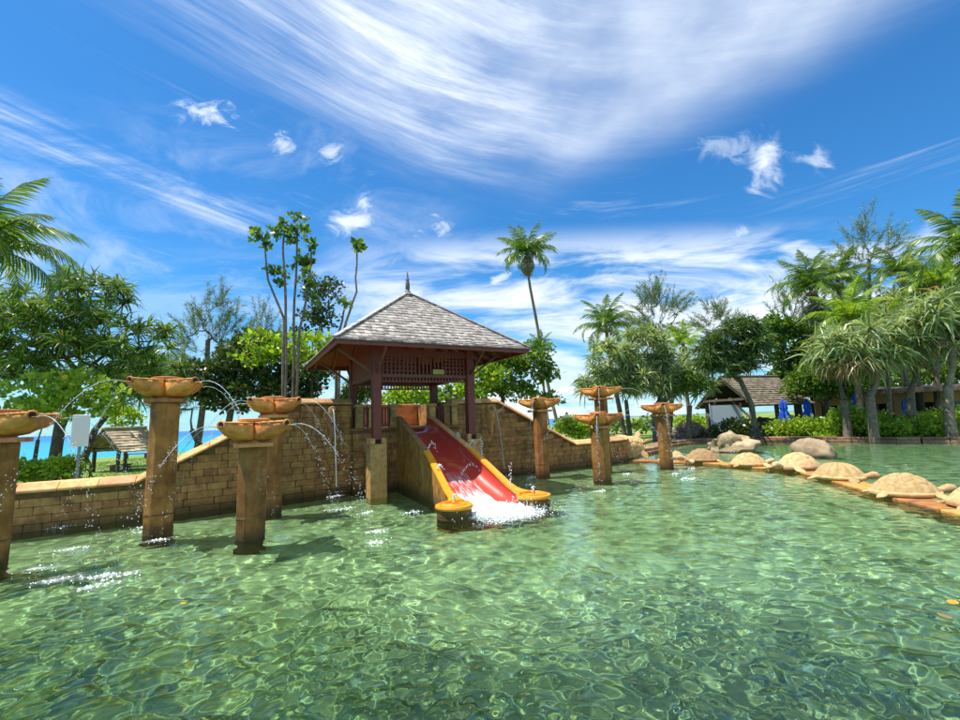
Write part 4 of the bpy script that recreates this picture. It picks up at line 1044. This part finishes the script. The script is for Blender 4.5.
# --- left side
tree('pandanus_tree', 'large pandanus with a wide dense crown and prop roots on the left lawn', 'tree', (52, 466), 17,
     [(40, 330, 48, 32), (95, 300, 42, 28), (140, 345, 34, 26), (20, 370, 34, 22), (75, 355, 50, 22), (10, 310, 30, 25), (130, 380, 30, 16), (80, 282, 26, 12), (-30, 340, 30, 40), (175, 370, 14, 10)],
     'pandanus', 240, 'panda', trunk_r=.2, mid=[(60, 425), (75, 385)], props=16, tip=.02)
tree('pandanus_tree', 'leaning pandanus stem behind the left thatched hut with a thin crown', 'tree', (78, 462), 20,
     [(140, 372, 30, 18), (120, 395, 22, 10)], 'pandanus', 40, 'panda', trunk_r=.14, mid=[(95, 430), (118, 400)], props=6)
tree('frangipani_tree', 'light green broad leaved tree with white blossoms behind the left wall', 'tree', (30, 470), 13.2,
     [(28, 392, 42, 18), (80, 386, 34, 16), (60, 408, 44, 12), (10, 412, 30, 10), (110, 400, 16, 10)], 'bigleaf', 120, 'bright', trunk_r=.06, extra=('flower', 40), scale=.42, mid=[(38, 440)], tip=.008)
tree('beach_almond', 'small pale green tree beyond the left thatched hut', 'tree', (118, 462), 26,
     [(125, 418, 16, 11), (112, 408, 14, 8)], 'leaf', 50, 'bright', trunk_r=.08, scale=.7)
tree('casuarina_tree', 'bluish feathery casuarina left of the thin stemmed trees', 'tree', (196, 455), 30,
     [(200, 330, 22, 26), (225, 318, 18, 18), (180, 352, 18, 22), (214, 300, 16, 12), (235, 345, 20, 24), (190, 385, 26, 22), (222, 375, 24, 20)],
     'needle', 120, 'needle', trunk_r=.2, scale=1.25, mid=[(205, 390), (208, 340)])
tree('casuarina_tree', 'thin casuarina with an open top just left of the tall slender stems', 'tree', (262, 440), 34,
     [(262, 320, 16, 14), (272, 342, 18, 16), (250, 335, 12, 12), (255, 365, 18, 20)], 'needle', 55, 'needle', trunk_r=.14, scale=1.2, mid=[(262, 370)])
tree('casuarina_tree', 'leaning dark casuarina behind the tall left bowl fountain', 'tree', (212, 455), 26,
     [(175, 375, 18, 20), (165, 402, 20, 12), (185, 400, 16, 14)], 'needle', 55, 'needle', trunk_r=.17, scale=1.1, mid=[(192, 430)])
tree('sea_grape_tree', 'dark round leaved tree behind the high wall left of the pavilion', 'tree', (222, 440), 17,
     [(262, 345, 26, 14), (240, 362, 26, 22), (212, 375, 20, 20), (270, 365, 26, 24), (235, 395, 30, 16), (305, 375, 22, 26), (285, 392, 26, 14), (200, 392, 14, 10)], 'leaf', 300, 'broaddark', trunk_r=.13, scale=.72, mid=[(232, 405)])
tree('sea_grape_tree', 'bright green leafy tree among the slender stems left of the pavilion roof', 'tree', (275, 440), 15.5,
     [(262, 345, 22, 12), (290, 350, 22, 16), (318, 345, 16, 12), (250, 362, 16, 8)], 'bigleaf', 75, 'bright', trunk_r=.06, scale=.45, mid=[(284, 390)])
tree('frangipani_tree', 'thin bush with reddish leaves rising left of the pavilion roof', 'tree', (312, 420), 16.5,
     [(318, 300, 14, 16), (330, 290, 12, 10), (310, 325, 14, 16), (325, 320, 12, 12), (312, 282, 10, 8)], 'leaf', 60, 'broaddark', trunk_r=.05, scale=.55, mid=[(312, 360)], dens=.8)
# slender stems with whorls of leaves
def slender(label, stems, D, base):
    b = at(*base, D); zb = float(gz(np.array(b.x), np.array(b.y))); t = Thing('slender_tree', label, 'tree', (b.x, b.y, zb), 'slender trees with leaf whorls left of the roof')
    for path, whorls in stems:
        pts = [Vector((b.x, b.y, zb))] + [at(x, y, D) for x, y in path]
        P = np.array([tuple(p) for p in pts]); Q = []
        for i in range(len(P) - 1):
            for f in (0, .33, .66): Q.append(P[i] + (P[i + 1] - P[i]) * f + rng.normal(0, .012, 3))
        Q.append(P[-1]); n = len(Q)
        t.part('trunk', MB().tube(Q, [.055 - .03 * i / n for i in range(n)], 7).mesh('trunk', smooth=True, m='palebark'))
        C = np.array([tuple(at(x, y, D + rnd.uniform(-.2, .2))) for x, y in whorls])
        a, q, tr = leaves(C, 22, .10, .21, .5, .25); C2 = np.repeat(C, 3, 0); a2, q2, tr2 = leaves(C2 + rng.normal(0, .19, C2.shape), 7, .06, .17, .5, .1)
        t.part('crown', np_mesh('crown', np.concatenate([a, a2]), [np.concatenate([q, q2 + len(a)])]), 'broad')
        for c in C:
            k = min(range(n), key=lambda i: np.linalg.norm(Q[i] - c)); t.part('branch', MB().tube([Q[k], (np.array(Q[k]) + c) / 2 - np.array([0, 0, .04]), c], [.018, .014, .01], 5).mesh('branch', smooth=True, m='palebark'))
slender('slender tree with several tall bare stems topped by leaf whorls', [
    ([(283, 400), (284, 320), (268, 280), (264, 240)], [(262, 238), (256, 232), (268, 246)]),
    ([(286, 400), (286, 300), (283, 250), (285, 226)], [(284, 224), (278, 232), (275, 270), (280, 284), (290, 238)]),
    ([(293, 402), (294, 320), (297, 260), (297, 222)], [(297, 217), (303, 228), (292, 232), (306, 266), (300, 262), (308, 285)]),
    ([(296, 402), (300, 330), (310, 280), (311, 248)], [(311, 244), (308, 262), (316, 300)])], 14.5, (288, 430))
slender('single bare stem curving up behind the roof with a small leaf tuft', [([(340, 345), (346, 322), (356, 292), (357, 250)], [(357, 244), (360, 247)]), ([(336, 345), (342, 320), (345, 305)], [(345, 302)])], 15.0, (336, 420))
palm('coconut palm whose crown is cut off by the left edge of the picture', (-24, 250), 12.5, (-60, 470), 3.2, 'palm', 24, r=.14, dry=2)

# --- behind the pavilion and to its right
tree('pandanus_tree', 'spiky pandanus seen through the left bay of the pavilion', 'tree', (362, 430), 17.5, [(362, 392, 12, 12), (350, 402, 10, 8)], 'pandanus', 26, 'panda', trunk_r=.08, scale=.85)
tree('beach_almond', 'yellow green round bush seen through the middle of the pavilion', 'tree', (412, 430), 22, [(412, 395, 20, 12), (395, 400, 16, 8), (428, 402, 14, 8)], 'leaf', 85, 'bright', trunk_r=.08, scale=.7)
tree('beach_almond', 'leafy green tree growing close behind the right corner of the pavilion', 'tree', (500, 425), 19, [(500, 368, 26, 14), (530, 355, 22, 12), (478, 385, 24, 12), (515, 388, 20, 10), (540, 372, 14, 10), (455, 392, 18, 10), (548, 400, 8, 6)],
     'leaf', 150, 'broad', trunk_r=.10, scale=.75, mid=[(503, 395)], extra=None)
tree('beach_almond', 'bright green sapling right behind the sloping right wall', 'tree', (486, 425), 18, [(488, 375, 16, 10), (470, 388, 14, 8), (505, 352, 14, 8)], 'leaf', 60, 'bright', trunk_r=.06, scale=.65)
palm('very tall coconut palm with a slim curved trunk right of the pavilion roof', (527, 255), 38, (561, 432), 3.5, 'palm', 36, mid=[(547, 380), (536, 318), (529, 280)], r=.15, dry=7, tatter=.22, curls=(.9, 1.5, 2.2), droop_all=.05)
palm('short distant palm beside the tall palm trunk', (541, 347), 34, (550, 430), 1.6, 'palm', 16, r=.12, dry=2, mid=[(544, 390)])
palm('coconut palm with upright fronds rising behind the pandanus', (606, 328), 30, (625, 430), 2.9, 'palm', 20, r=.16, dry=1, mid=[(612, 370)])
tree('pandanus_tree', 'wide grey green pandanus with many bare stems behind the right bowl fountains', 'tree', (655, 432), 26,
     [(612, 362, 26, 22), (645, 350, 28, 20), (680, 368, 24, 18), (592, 385, 16, 12), (630, 382, 30, 12), (665, 385, 26, 12), (700, 385, 14, 12), (640, 335, 14, 8)], 'pandanus', 290, 'pandapale', trunk_r=.17, mid=[(655, 408)], tip=.028, scale=1.05)
for q, D_, m_ in (((630, 430), 27, (626, 400)), ((688, 432), 25.4, (690, 405)), ((668, 430), 28, (672, 400))):
    tree('pandanus_tree', {630: 'slim pandanus stem on the left of the grey green thicket', 688: 'pandanus stem leaning left in front of the thatched hall', 668: 'slender pandanus in the middle of the grey green thicket'}[q[0]], 'tree', q, D_,
         [(m_[0], 380, 16, 12)], 'pandanus', 22, 'panda', trunk_r=.14, mid=[m_], scale=1.0)
tree('casuarina_tree', 'feathery casuarina rising behind the grey green pandanus', 'tree', (660, 430), 38, [(650, 302, 20, 16), (672, 305, 16, 14), (640, 325, 18, 14), (662, 328, 18, 12), (655, 290, 10, 6)], 'needle', 85, 'needle', trunk_r=.18, scale=1.4, mid=[(658, 350)])
palm('short yellowish palm left of the dark pandanus', (683, 346), 32, (690, 430), 2.3, 'palmbright', 18, r=.14, dry=2)
tree('casuarina_tree', 'pale casuarina top showing behind the dark pandanus', 'tree', (718, 430), 42, [(715, 312, 14, 10), (730, 325, 16, 10), (700, 325, 12, 8)], 'needle', 50, 'needle', trunk_r=.16, scale=1.4)
tree('pandanus_tree', 'dark pandanus with a fan of bare roots before the thatched hall', 'tree', (757, 432), 23,
     [(735, 342, 28, 20), (712, 355, 18, 14), (755, 350, 18, 18), (730, 365, 28, 10), (748, 328, 16, 10)], 'pandanus', 210, 'pandadark', trunk_r=.11, mid=[(752, 405), (740, 380)], props=16, tip=.022, scale=.9)
# --- right side
tree('beach_almond', 'dense green broad leaved tree right of the thatched hall', 'tree', (800, 430), 30, [(795, 345, 26, 28), (778, 330, 14, 14), (812, 365, 20, 22), (790, 382, 26, 14), (825, 345, 12, 18)], 'leaf', 300, 'broad', trunk_r=.18, scale=1.1)
palm('coconut palm with yellowish lower fronds, leftmost of the right hand palms', (811, 291), 27, (830, 430), 3.1, 'palm', 22, mid=[(820, 350)], r=.16, dry=3)
palm('low bright green coconut palm in the middle of the right hand grove', (851, 322), 24, (862, 430), 2.9, 'palmbright', 18, r=.16, dry=1, droop_all=-.25)
palm('coconut palm with spreading green fronds above the widest screw pine', (935, 285), 26, (938, 430), 2.9, 'palmbright', 20, r=.15, dry=2)
palm('coconut palm rising between the leftmost palm and the casuarina', (838, 282), 29, (845, 430), 2.9, 'palm', 20, r=.15, dry=2)
palm('young bright palm close to the low restaurant roof', (885, 330), 24.5, (890, 430), 2.3, 'palmbright', 18, r=.14, dry=1)
palm('windblown coconut palm between the casuarina and the right edge', (902, 275), 28, (908, 430), 2.8, 'palm', 18, r=.15, dry=2)
palm('large coconut palm leaning in from the right edge of the picture', (972, 252), 20, (975, 430), 3.4, 'palm', 22, r=.16, dry=3)
tree('casuarina_tree', 'tall airy casuarina standing above the right hand palms', 'tree', (872, 430), 33, [(868, 232, 24, 16), (850, 255, 18, 18), (885, 252, 20, 18), (868, 280, 26, 20), (872, 214, 10, 6), (895, 235, 10, 8), (845, 285, 18, 18)], 'needle', 95, 'needle', trunk_r=.12, scale=1.25, mid=[(870, 320), (869, 260)], dens=.75)
tree('casuarina_tree', 'wispy casuarina behind the leftmost right hand palm', 'tree', (785, 430), 36, [(785, 300, 16, 24), (800, 320, 16, 20), (778, 330, 10, 14)], 'needle', 50, 'needle', trunk_r=.14, scale=1.2, dens=.8)
G2 = 'broad pale screw pines in front of the low restaurant'
def screw(label, px, py, rx, ry, D, base, n, stems):
    t = tree('screw_pine', label, 'tree', base, D, [(px, py, rx, ry), (px - rx * .5, py + ry * .3, rx * .55, ry * .6), (px + rx * .5, py + ry * .2, rx * .55, ry * .6)], 'fan', n, 'pandapale', 'palebark', trunk_r=.2, mid=[(base[0] - 2, (base[1] + py) / 2 + 12)], group=G2, tip=.035, scale=1.0)
    C = in_blobs([(px, py + ry * .75, rx * .7, ry * .3)], D, 16); a, q, tr = straps(C, 22, (.6, 1.1), .03, 1.8, up=-.4); t.part('dead_leaves', np_mesh('dead_leaves', a, [q, tr]), 'dry', stuff=True)
screw('pale screw pine nearest the middle of the restaurant front', 862, 345, 34, 26, 21, (872, 424), 44, 1)
screw('pale screw pine with a tall trunk left of the restaurant middle', 838, 352, 22, 18, 22.5, (846, 424), 24, 1)
screw('pale screw pine right of the middle with two trunks below', 905, 335, 30, 24, 22, (912, 424), 40, 1)
tree('beach_almond', 'bright leafy tree between the thatched hall and the restaurant', 'tree', (828, 430), 26, [(820, 372, 20, 14), (842, 385, 20, 12), (805, 385, 16, 12), (858, 372, 16, 8)], 'leaf', 150, 'broad', trunk_r=.12, scale=.9)
screw('widest pale screw pine, filling the right edge of the picture', 946, 322, 34, 32, 20, (950, 424), 56, 1)
tree('beach_almond', 'dark leafy tree filling in behind the screw pines', 'tree', (880, 430), 34, [(860, 330, 30, 30), (900, 320, 30, 30), (940, 300, 30, 34), (830, 340, 20, 30), (920, 350, 40, 20), (975, 320, 30, 40)], 'leaf', 420, 'broaddark', trunk_r=.25, scale=1.3)
tree('pandanus_tree', 'tall grey green pandanus crowding the space behind the screw pines', 'tree', (925, 430), 27, [(925, 300, 30, 22), (965, 285, 26, 26), (885, 312, 26, 18), (950, 315, 30, 20), (830, 318, 22, 16)], 'pandanus', 190, 'pandapale', trunk_r=.18, scale=1.15)

tree('beach_almond', 'dark green tree row standing behind the low restaurant roof', 'tree', (905, 430), 40, [(850, 378, 22, 14), (885, 376, 26, 14), (920, 372, 26, 16), (955, 370, 26, 18), (985, 366, 20, 20)], 'leaf', 260, 'broad', trunk_r=.2, scale=1.3)
tree('sea_grape_tree', 'green leafy tree between the large left pandanus and the leaning casuarina', 'tree', (150, 455), 24, [(150, 372, 22, 18), (165, 390, 18, 12), (132, 362, 16, 12)], 'leaf', 110, 'broad', trunk_r=.12, scale=.85)
# --- hedges, shrubs and ground cover
def shrub(label, q, D, blobs, n, mat, scale=.5, name='shrub', flowers=None):
    b = at(*q, D); zb = float(gz(np.array(b.x), np.array(b.y))); t = Thing(name, label, 'shrub', (b.x, b.y, zb)); C = in_blobs(blobs, D, n); C[:, 2] = np.maximum(C[:, 2], zb + .05)
    nodes, par, rad = skeleton([np.array((b.x, b.y, zb - .05)), np.array((b.x, b.y, zb + .1))], C, .006); V, F = limbs(nodes, par, np.minimum(rad, .05), 4); t.part('stems', np_mesh('stems', V, [F]), 'bark')
    a, q_, tr = leaves(C, 36, .42 * scale * 2, .22 * scale * 1.6, .7); t.part('foliage', np_mesh('foliage', a, [q_, tr]), mat)
    if flowers: k = rng.choice(len(C), 10); a, q_, tr = leaves(C[k] + np.array([0, 0, .2]), 4, .2, .14); t.part('blossoms', np_mesh('blossoms', a, [q_, tr]), flowers, stuff=True)
shrub('low bright green shrub in front of the sign behind the left wall', (40, 475), 12.5, [(30, 470, 20, 5), (60, 468, 20, 5), (10, 473, 14, 5)], 70, 'bright', .35)
shrub('green shrub with flowers where the right wall levels out', (572, 432), 20, [(568, 426, 12, 7), (588, 430, 16, 6)], 60, 'bright', .4, flowers='redflower')
shrub('low green shrub behind the far end of the right wall', (610, 430), 34, [(612, 425, 22, 5), (650, 424, 20, 5)], 50, 'broad', .6)
shrub('yellow green shrub by the sea left of the thatched hall', (686, 428), 36, [(686, 422, 12, 6), (700, 424, 12, 4)], 40, 'bright', .6)
shrub('dark shrub under the eaves of the thatched hall', (738, 435), 25.5, [(738, 428, 14, 7), (722, 431, 10, 4)], 60, 'broaddark', .5)
shrub('long bright green hedge at the foot of the thatched hall', (800, 434), 25.5, [(785, 428, 18, 6), (812, 427, 20, 7), (838, 429, 16, 6)], 130, 'bright', .5)
shrub('rounded bright shrub at the base of the middle screw pine', (858, 432), 23, [(850, 420, 16, 12), (872, 424, 14, 10)], 90, 'bright', .5)
shrub('mixed dark green border plants in front of the restaurant', (905, 434), 22, [(895, 431, 20, 6), (920, 427, 20, 8), (945, 429, 18, 7)], 170, 'bright', .5)
shrub('bright green plants at the right edge beyond the pond', (950, 425), 24, [(945, 418, 20, 7), (970, 420, 20, 10), (920, 420, 16, 5)], 110, 'bright', .5)
shrub('yellow green low plants on the pond kerb', (838, 438), 23.6, [(830, 436, 14, 3), (855, 436, 14, 3), (880, 437, 14, 3)], 60, 'bright', .32)
mb_V = []; 
gxx = rng.uniform(-26, -3, 16000); gyy = rng.uniform(13, 34, 16000); kk = inside(land, gxx, gyy); gc = np.c_[gxx[kk], gyy[kk], gz(gxx[kk], gyy[kk])]
a, q_, tr = straps(gc, 4, (.05, .13), .006, .4, up=1.2); single('grass_blades', np_mesh('grass_blades', a, [q_, tr]), 'broad', kind='stuff', label='short grass blades on the left lawn', cat='grass')

# ------------------------------------------------------------------ left thatched hut and the sign
def thatch_roof(t, x0, x1, yh, ze, zr, mat='thatch', lip=.12, rows=9, name='roof'):
    """gabled roof, ridge along x, thickness from overlapping thatch courses"""
    mb = MB(); 
    for s in (-1, 1):
        for i in range(rows):
            f0, f1 = i / rows, (i + 1.35) / rows; f1 = min(f1, 1.0); n = max(6, int((x1 - x0) / .22))
            for k in range(n):
                a, b = x0 + (x1 - x0) * k / n, x0 + (x1 - x0) * (k + 1) / n; j = rnd.uniform(-.03, .03)
                y0, y1 = s * (yh + .08 + j) * (1 - f0), s * yh * (1 - f1); z0, z1 = ze + (zr - ze) * f0 + j * .3, ze + (zr - ze) * f1
                mb.hexa([(a, y0, z0), (b, y0, z0), (b, y1, z1), (a, y1, z1), (a, y0, z0 + lip * .55), (b, y0, z0 + lip * .55), (b, y1, z1 + lip * .25), (a, y1, z1 + lip * .25)])
    r = t.part(name, mb, mat)
    m2 = MB().box(x0 - .02, x1 + .02, -.14, .14, zr - .02, zr + .1); t.part('ridge_cap', m2.mesh('ridge_cap', bevel=.03, m=mat), parent=r)
p = atz(120, 471, -.3); t = Thing('thatched_hut', 'small open thatched hut on the left lawn by the sea', 'hut', p, frame='O', rot=(0, 0, 1.27))
for x in (-.7, .8):
    for y in (-.85, .85): t.part('post', MB().box(x - .06, x + .06, y - .06, y + .06, 0, 1.25).mesh('post', m='bark'))
thatch_roof(t, -.95, 1.15, 1.35, .98, 2.15, rows=9, lip=.1)
for x in (-.7, .8): t.part('beam', MB().box(x - .04, x + .04, -1.1, 1.1, 1.06, 1.14), 'bark')
for y in (-.85, .85): t.part('beam', MB().box(-.9, 1.1, y - .04, y + .04, 1.14, 1.20), 'bark')
for s_ in (-1, 1): t.part('gable_rafter', MB().bar((-.92, s_ * 1.3, .96), (-.92, 0, 2.08), .06), 'bark')
t.part('bench', MB().box(-.5, .5, -.2, .2, .28, .33).box(-.4, -.34, -.15, .15, 0, .28).box(.34, .4, -.15, .15, 0, .28), 'woodlit')
p = at(77, 476, 11.8); zb = -.3; t = Thing('notice_board', 'plain white notice board seen from behind on a grey pole', 'sign', (p.x, p.y, zb), frame='O', rot=(0, 0, .55))
zt_ = at(80, 415, 11.8).z + .3; t.part('pole', MB().lathe([(0, 0), (.035, 0), (.035, zt_ - .02), (0, zt_ - .02)], 10).mesh('pole', smooth=True, m='grey', angle=.7))
t.part('panel', MB().box(-.18, .18, -.055, -.037, zt_ - .82, zt_).mesh('panel', bevel=.008, m='sign'))
t.part('bracket', MB().box(-.12, .12, -.036, .0, zt_ - .2, zt_ - .16).box(-.12, .12, -.036, .0, zt_ - .66, zt_ - .62), 'grey')
p = atz(107, 462, -.3); t = Thing('picnic_bench', 'low dark bench on the lawn between the sign and the hut', 'bench', (p.x - .3, p.y + 3, -.3), frame='O', rot=(0, 0, .3))
t.part('seat', MB().box(-.8, .8, -.2, .2, .32, .38), 'woodlit'); 
for x in (-.6, .6): t.part('leg', MB().box(x - .05, x + .05, -.15, .15, 0, .32), 'woodlit')

# ------------------------------------------------------------------ thatched hall
pb = at(754, 434, 28.5); zb = float(gz(np.array(pb.x), np.array(pb.y)))
t = Thing('thatched_hall', 'open timber hall with a weathered thatched gable roof beyond the pond', 'hall', (pb.x, pb.y, zb), frame='O', rot=(0, 0, .28))
hz = at(757, 404, 28.5).z - zb; hr = at(745, 377, 28.5).z - zb
thatch_roof(t, -2.2, 2.3, 2.3, hz - .15, hr, mat='darkthatch', rows=14, lip=.14)
for x in (-1.8, .1, 1.9):
    for y in (-1.7, 1.7): t.part('post', MB().box(x - .09, x + .09, y - .09, y + .09, 0, hz + .3).mesh('post', bevel=.01, m='bark'))
for y in (-1.7, 1.7): t.part('beam', MB().box(-2.1, 2.1, y - .07, y + .07, hz + .04, hz + .2), 'wood')
for x in (-2.1, 2.2):
    for s_ in (-1, 1): t.part('gable_rafter', MB().bar((x, s_ * 2.25, hz - .15), (x, 0, hr - .1), .12, .16), 'bark')
    t.part('tie_beam', MB().box(x - .06, x + .06, -1.7, 1.7, hz + .22, hz + .36), 'bark')
for s_ in (-1, 1): t.part('brace', MB().bar((-1.85, s_ * 1.6, hz - .8), (-2.1, s_ * .5, hz + .4), .1), 'palebark')
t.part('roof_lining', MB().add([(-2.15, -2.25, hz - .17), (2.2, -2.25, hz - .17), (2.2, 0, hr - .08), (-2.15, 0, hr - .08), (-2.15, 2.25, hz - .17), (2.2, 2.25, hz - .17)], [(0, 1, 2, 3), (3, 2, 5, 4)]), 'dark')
t.part('back_counter', MB().box(-1.6, 1.6, 1.2, 1.5, .0, .9).mesh('back_counter', bevel=.02, m='wood'))
q = at(727, 424, 27.5); single('white_screen', MB().box(-.85, .85, -.02, .02, 0, at(727, 405, 27.5).z - .25).box(-.9, -.85, -.04, .04, -.2, at(727, 404, 27.5).z - .2).box(.85, .9, -.04, .04, -.2, at(727, 404, 27.5).z - .2).mesh('white_screen', m='white'), label='white cloth wind screen standing under the thatched hall', cat='screen', loc=(q.x, q.y, .25), rot=(0, 0, -.2))

# ------------------------------------------------------------------ low restaurant
pb = at(893, 425, 27.5); zb = float(gz(np.array(pb.x), np.array(pb.y))) - .1
t = Thing('restaurant', 'long low restaurant with a flat overhanging roof behind the screw pines', 'building', (pb.x, pb.y, zb), frame='O', rot=(0, 0, -.55))
k = 27.5 / 447.3; zr0 = at(893, 391, 27.5).z - zb
t.part('roof', MB().hexa([(-4.6, -1.6, zr0 - .1), (5.5, -1.6, zr0 - .1), (5.5, 4, zr0 + .2), (-4.6, 4, zr0 + .2), (-4.6, -1.6, zr0 + .08), (5.5, -1.6, zr0 + .08), (5.5, 4, zr0 + .38), (-4.6, 4, zr0 + .38)]).mesh('roof', bevel=.02, m='darkthatch'))
t.part('fascia', MB().box(-4.62, 5.52, -1.66, -1.61, zr0 - .18, zr0 + .1), 'bark')
for i in range(24): t.part('rafter', MB().bar((-4.4 + i * .42, -1.58, zr0 - .17), (-4.4 + i * .42, 1.9, zr0 - .03), .07, .1), 'tan')
t.part('wall_band', MB().box(-3.6, 5.4, .3, .5, zr0 - .75, zr0 - .12), 'tan')
for x in (-3.5, -1.6, .4, 2.4, 4.4): t.part('pillar', MB().box(x - .17, x + .17, .25, .58, 0, zr0 - .13).mesh('pillar', bevel=.01, m='tan'))
t.part('back_wall', MB().box(-3.6, 5.4, 3.4, 3.6, 0, zr0 + .3), 'dark')  # near-black colour puts the shade of the interior into the wall
t.part('counter', MB().box(-1.4, 4.2, .62, .9, 0, .95).mesh('counter', bevel=.01, m='wood'))
for x in (-.6, 1.4, 3.4):
    f = t.part('window', MB().box(x - .7, x + .7, 3.34, 3.39, .9, 1.9), 'wood'); t.part('pane', MB().box(x - .62, x + .62, 3.315, 3.338, .98, 1.82), 'grey', parent=f)

def parasol(px, ptop, pbot, D, label):
    b = at(px, pbot, D); z0 = float(gz(np.array(b.x), np.array(b.y))); h = at(px, ptop, D).z - z0
    t = Thing('closed_parasol', label, 'parasol', (b.x, b.y, z0), 'closed blue parasols on the terrace', frame='O')
    t.part('pole', MB().lathe([(0, 0), (.03, 0), (.03, h - .1), (0, h - .1)], 8).mesh('pole', smooth=True, m='grey', angle=.7))
    t.part('base', MB().lathe([(0, 0), (.25, 0), (.25, .06), (.05, .1), (0, .1)], 14).mesh('base', m='grey'))
    rings = []
    for z, r in ((h - 1.35, .16), (h - 1.2, .24), (h - .8, .20), (h - .65, .13), (h - .5, .17), (h - .2, .13), (h - .04, .05), (h, .01)):
        rings.append([(r * (1 + .28 * math.cos(k * PI)) * math.cos(2 * PI * k / 16), r * (1 + .28 * math.cos(k * PI)) * math.sin(2 * PI * k / 16), z) for k in range(16)])
    t.part('canopy', MB().loft(rings).mesh('canopy', m='blue')); t.part('tie_strap', MB().lathe([(0, h - .67), (.15, h - .67), (.15, h - .62), (0, h - .62)], 12).mesh('tie_strap', m='blue'))
parasol(786, 399, 428, 25.5, 'closed blue parasol nearest the thatched hall')
parasol(810, 399, 428, 26, 'closed blue parasol between the hall and the restaurant, second from the hall')
parasol(859, 394, 426, 25, 'closed blue parasol in front of the restaurant wall')
parasol(910, 398, 428, 26, 'closed blue parasol half hidden by plants at the restaurant')

# ------------------------------------------------------------------ floating leaves
for i, (q, lb) in enumerate((((953, 603), 'orange leaf floating alone near the right edge of the pool'), ((945, 617), 'dark curled leaf floating below the orange leaf near the right edge'), ((183, 604), 'tiny yellow leaf floating in the left foreground'))):
    p = atz(*q, .012); vs_ = []
    for k in range(9):
        s = k / 8; w = .035 * math.sin(PI * s) ** .7; vs_ += [(-.055 + .11 * s, -w, .006 + .012 * (s - .5) ** 2), (-.055 + .11 * s, w, .010)]
    single('floating_leaf', MB().add(vs_, [(2 * k, 2 * k + 1, 2 * k + 3, 2 * k + 2) for k in range(8)]).mesh('floating_leaf', smooth=True, m='yleaf' if i != 1 else 'dry'), label=lb, cat='leaf', loc=(p.x, p.y, .012), rot=(0, 0, .5 + i), scale=(1.1, 1, 1) if i < 2 else (.6, .6, 1))
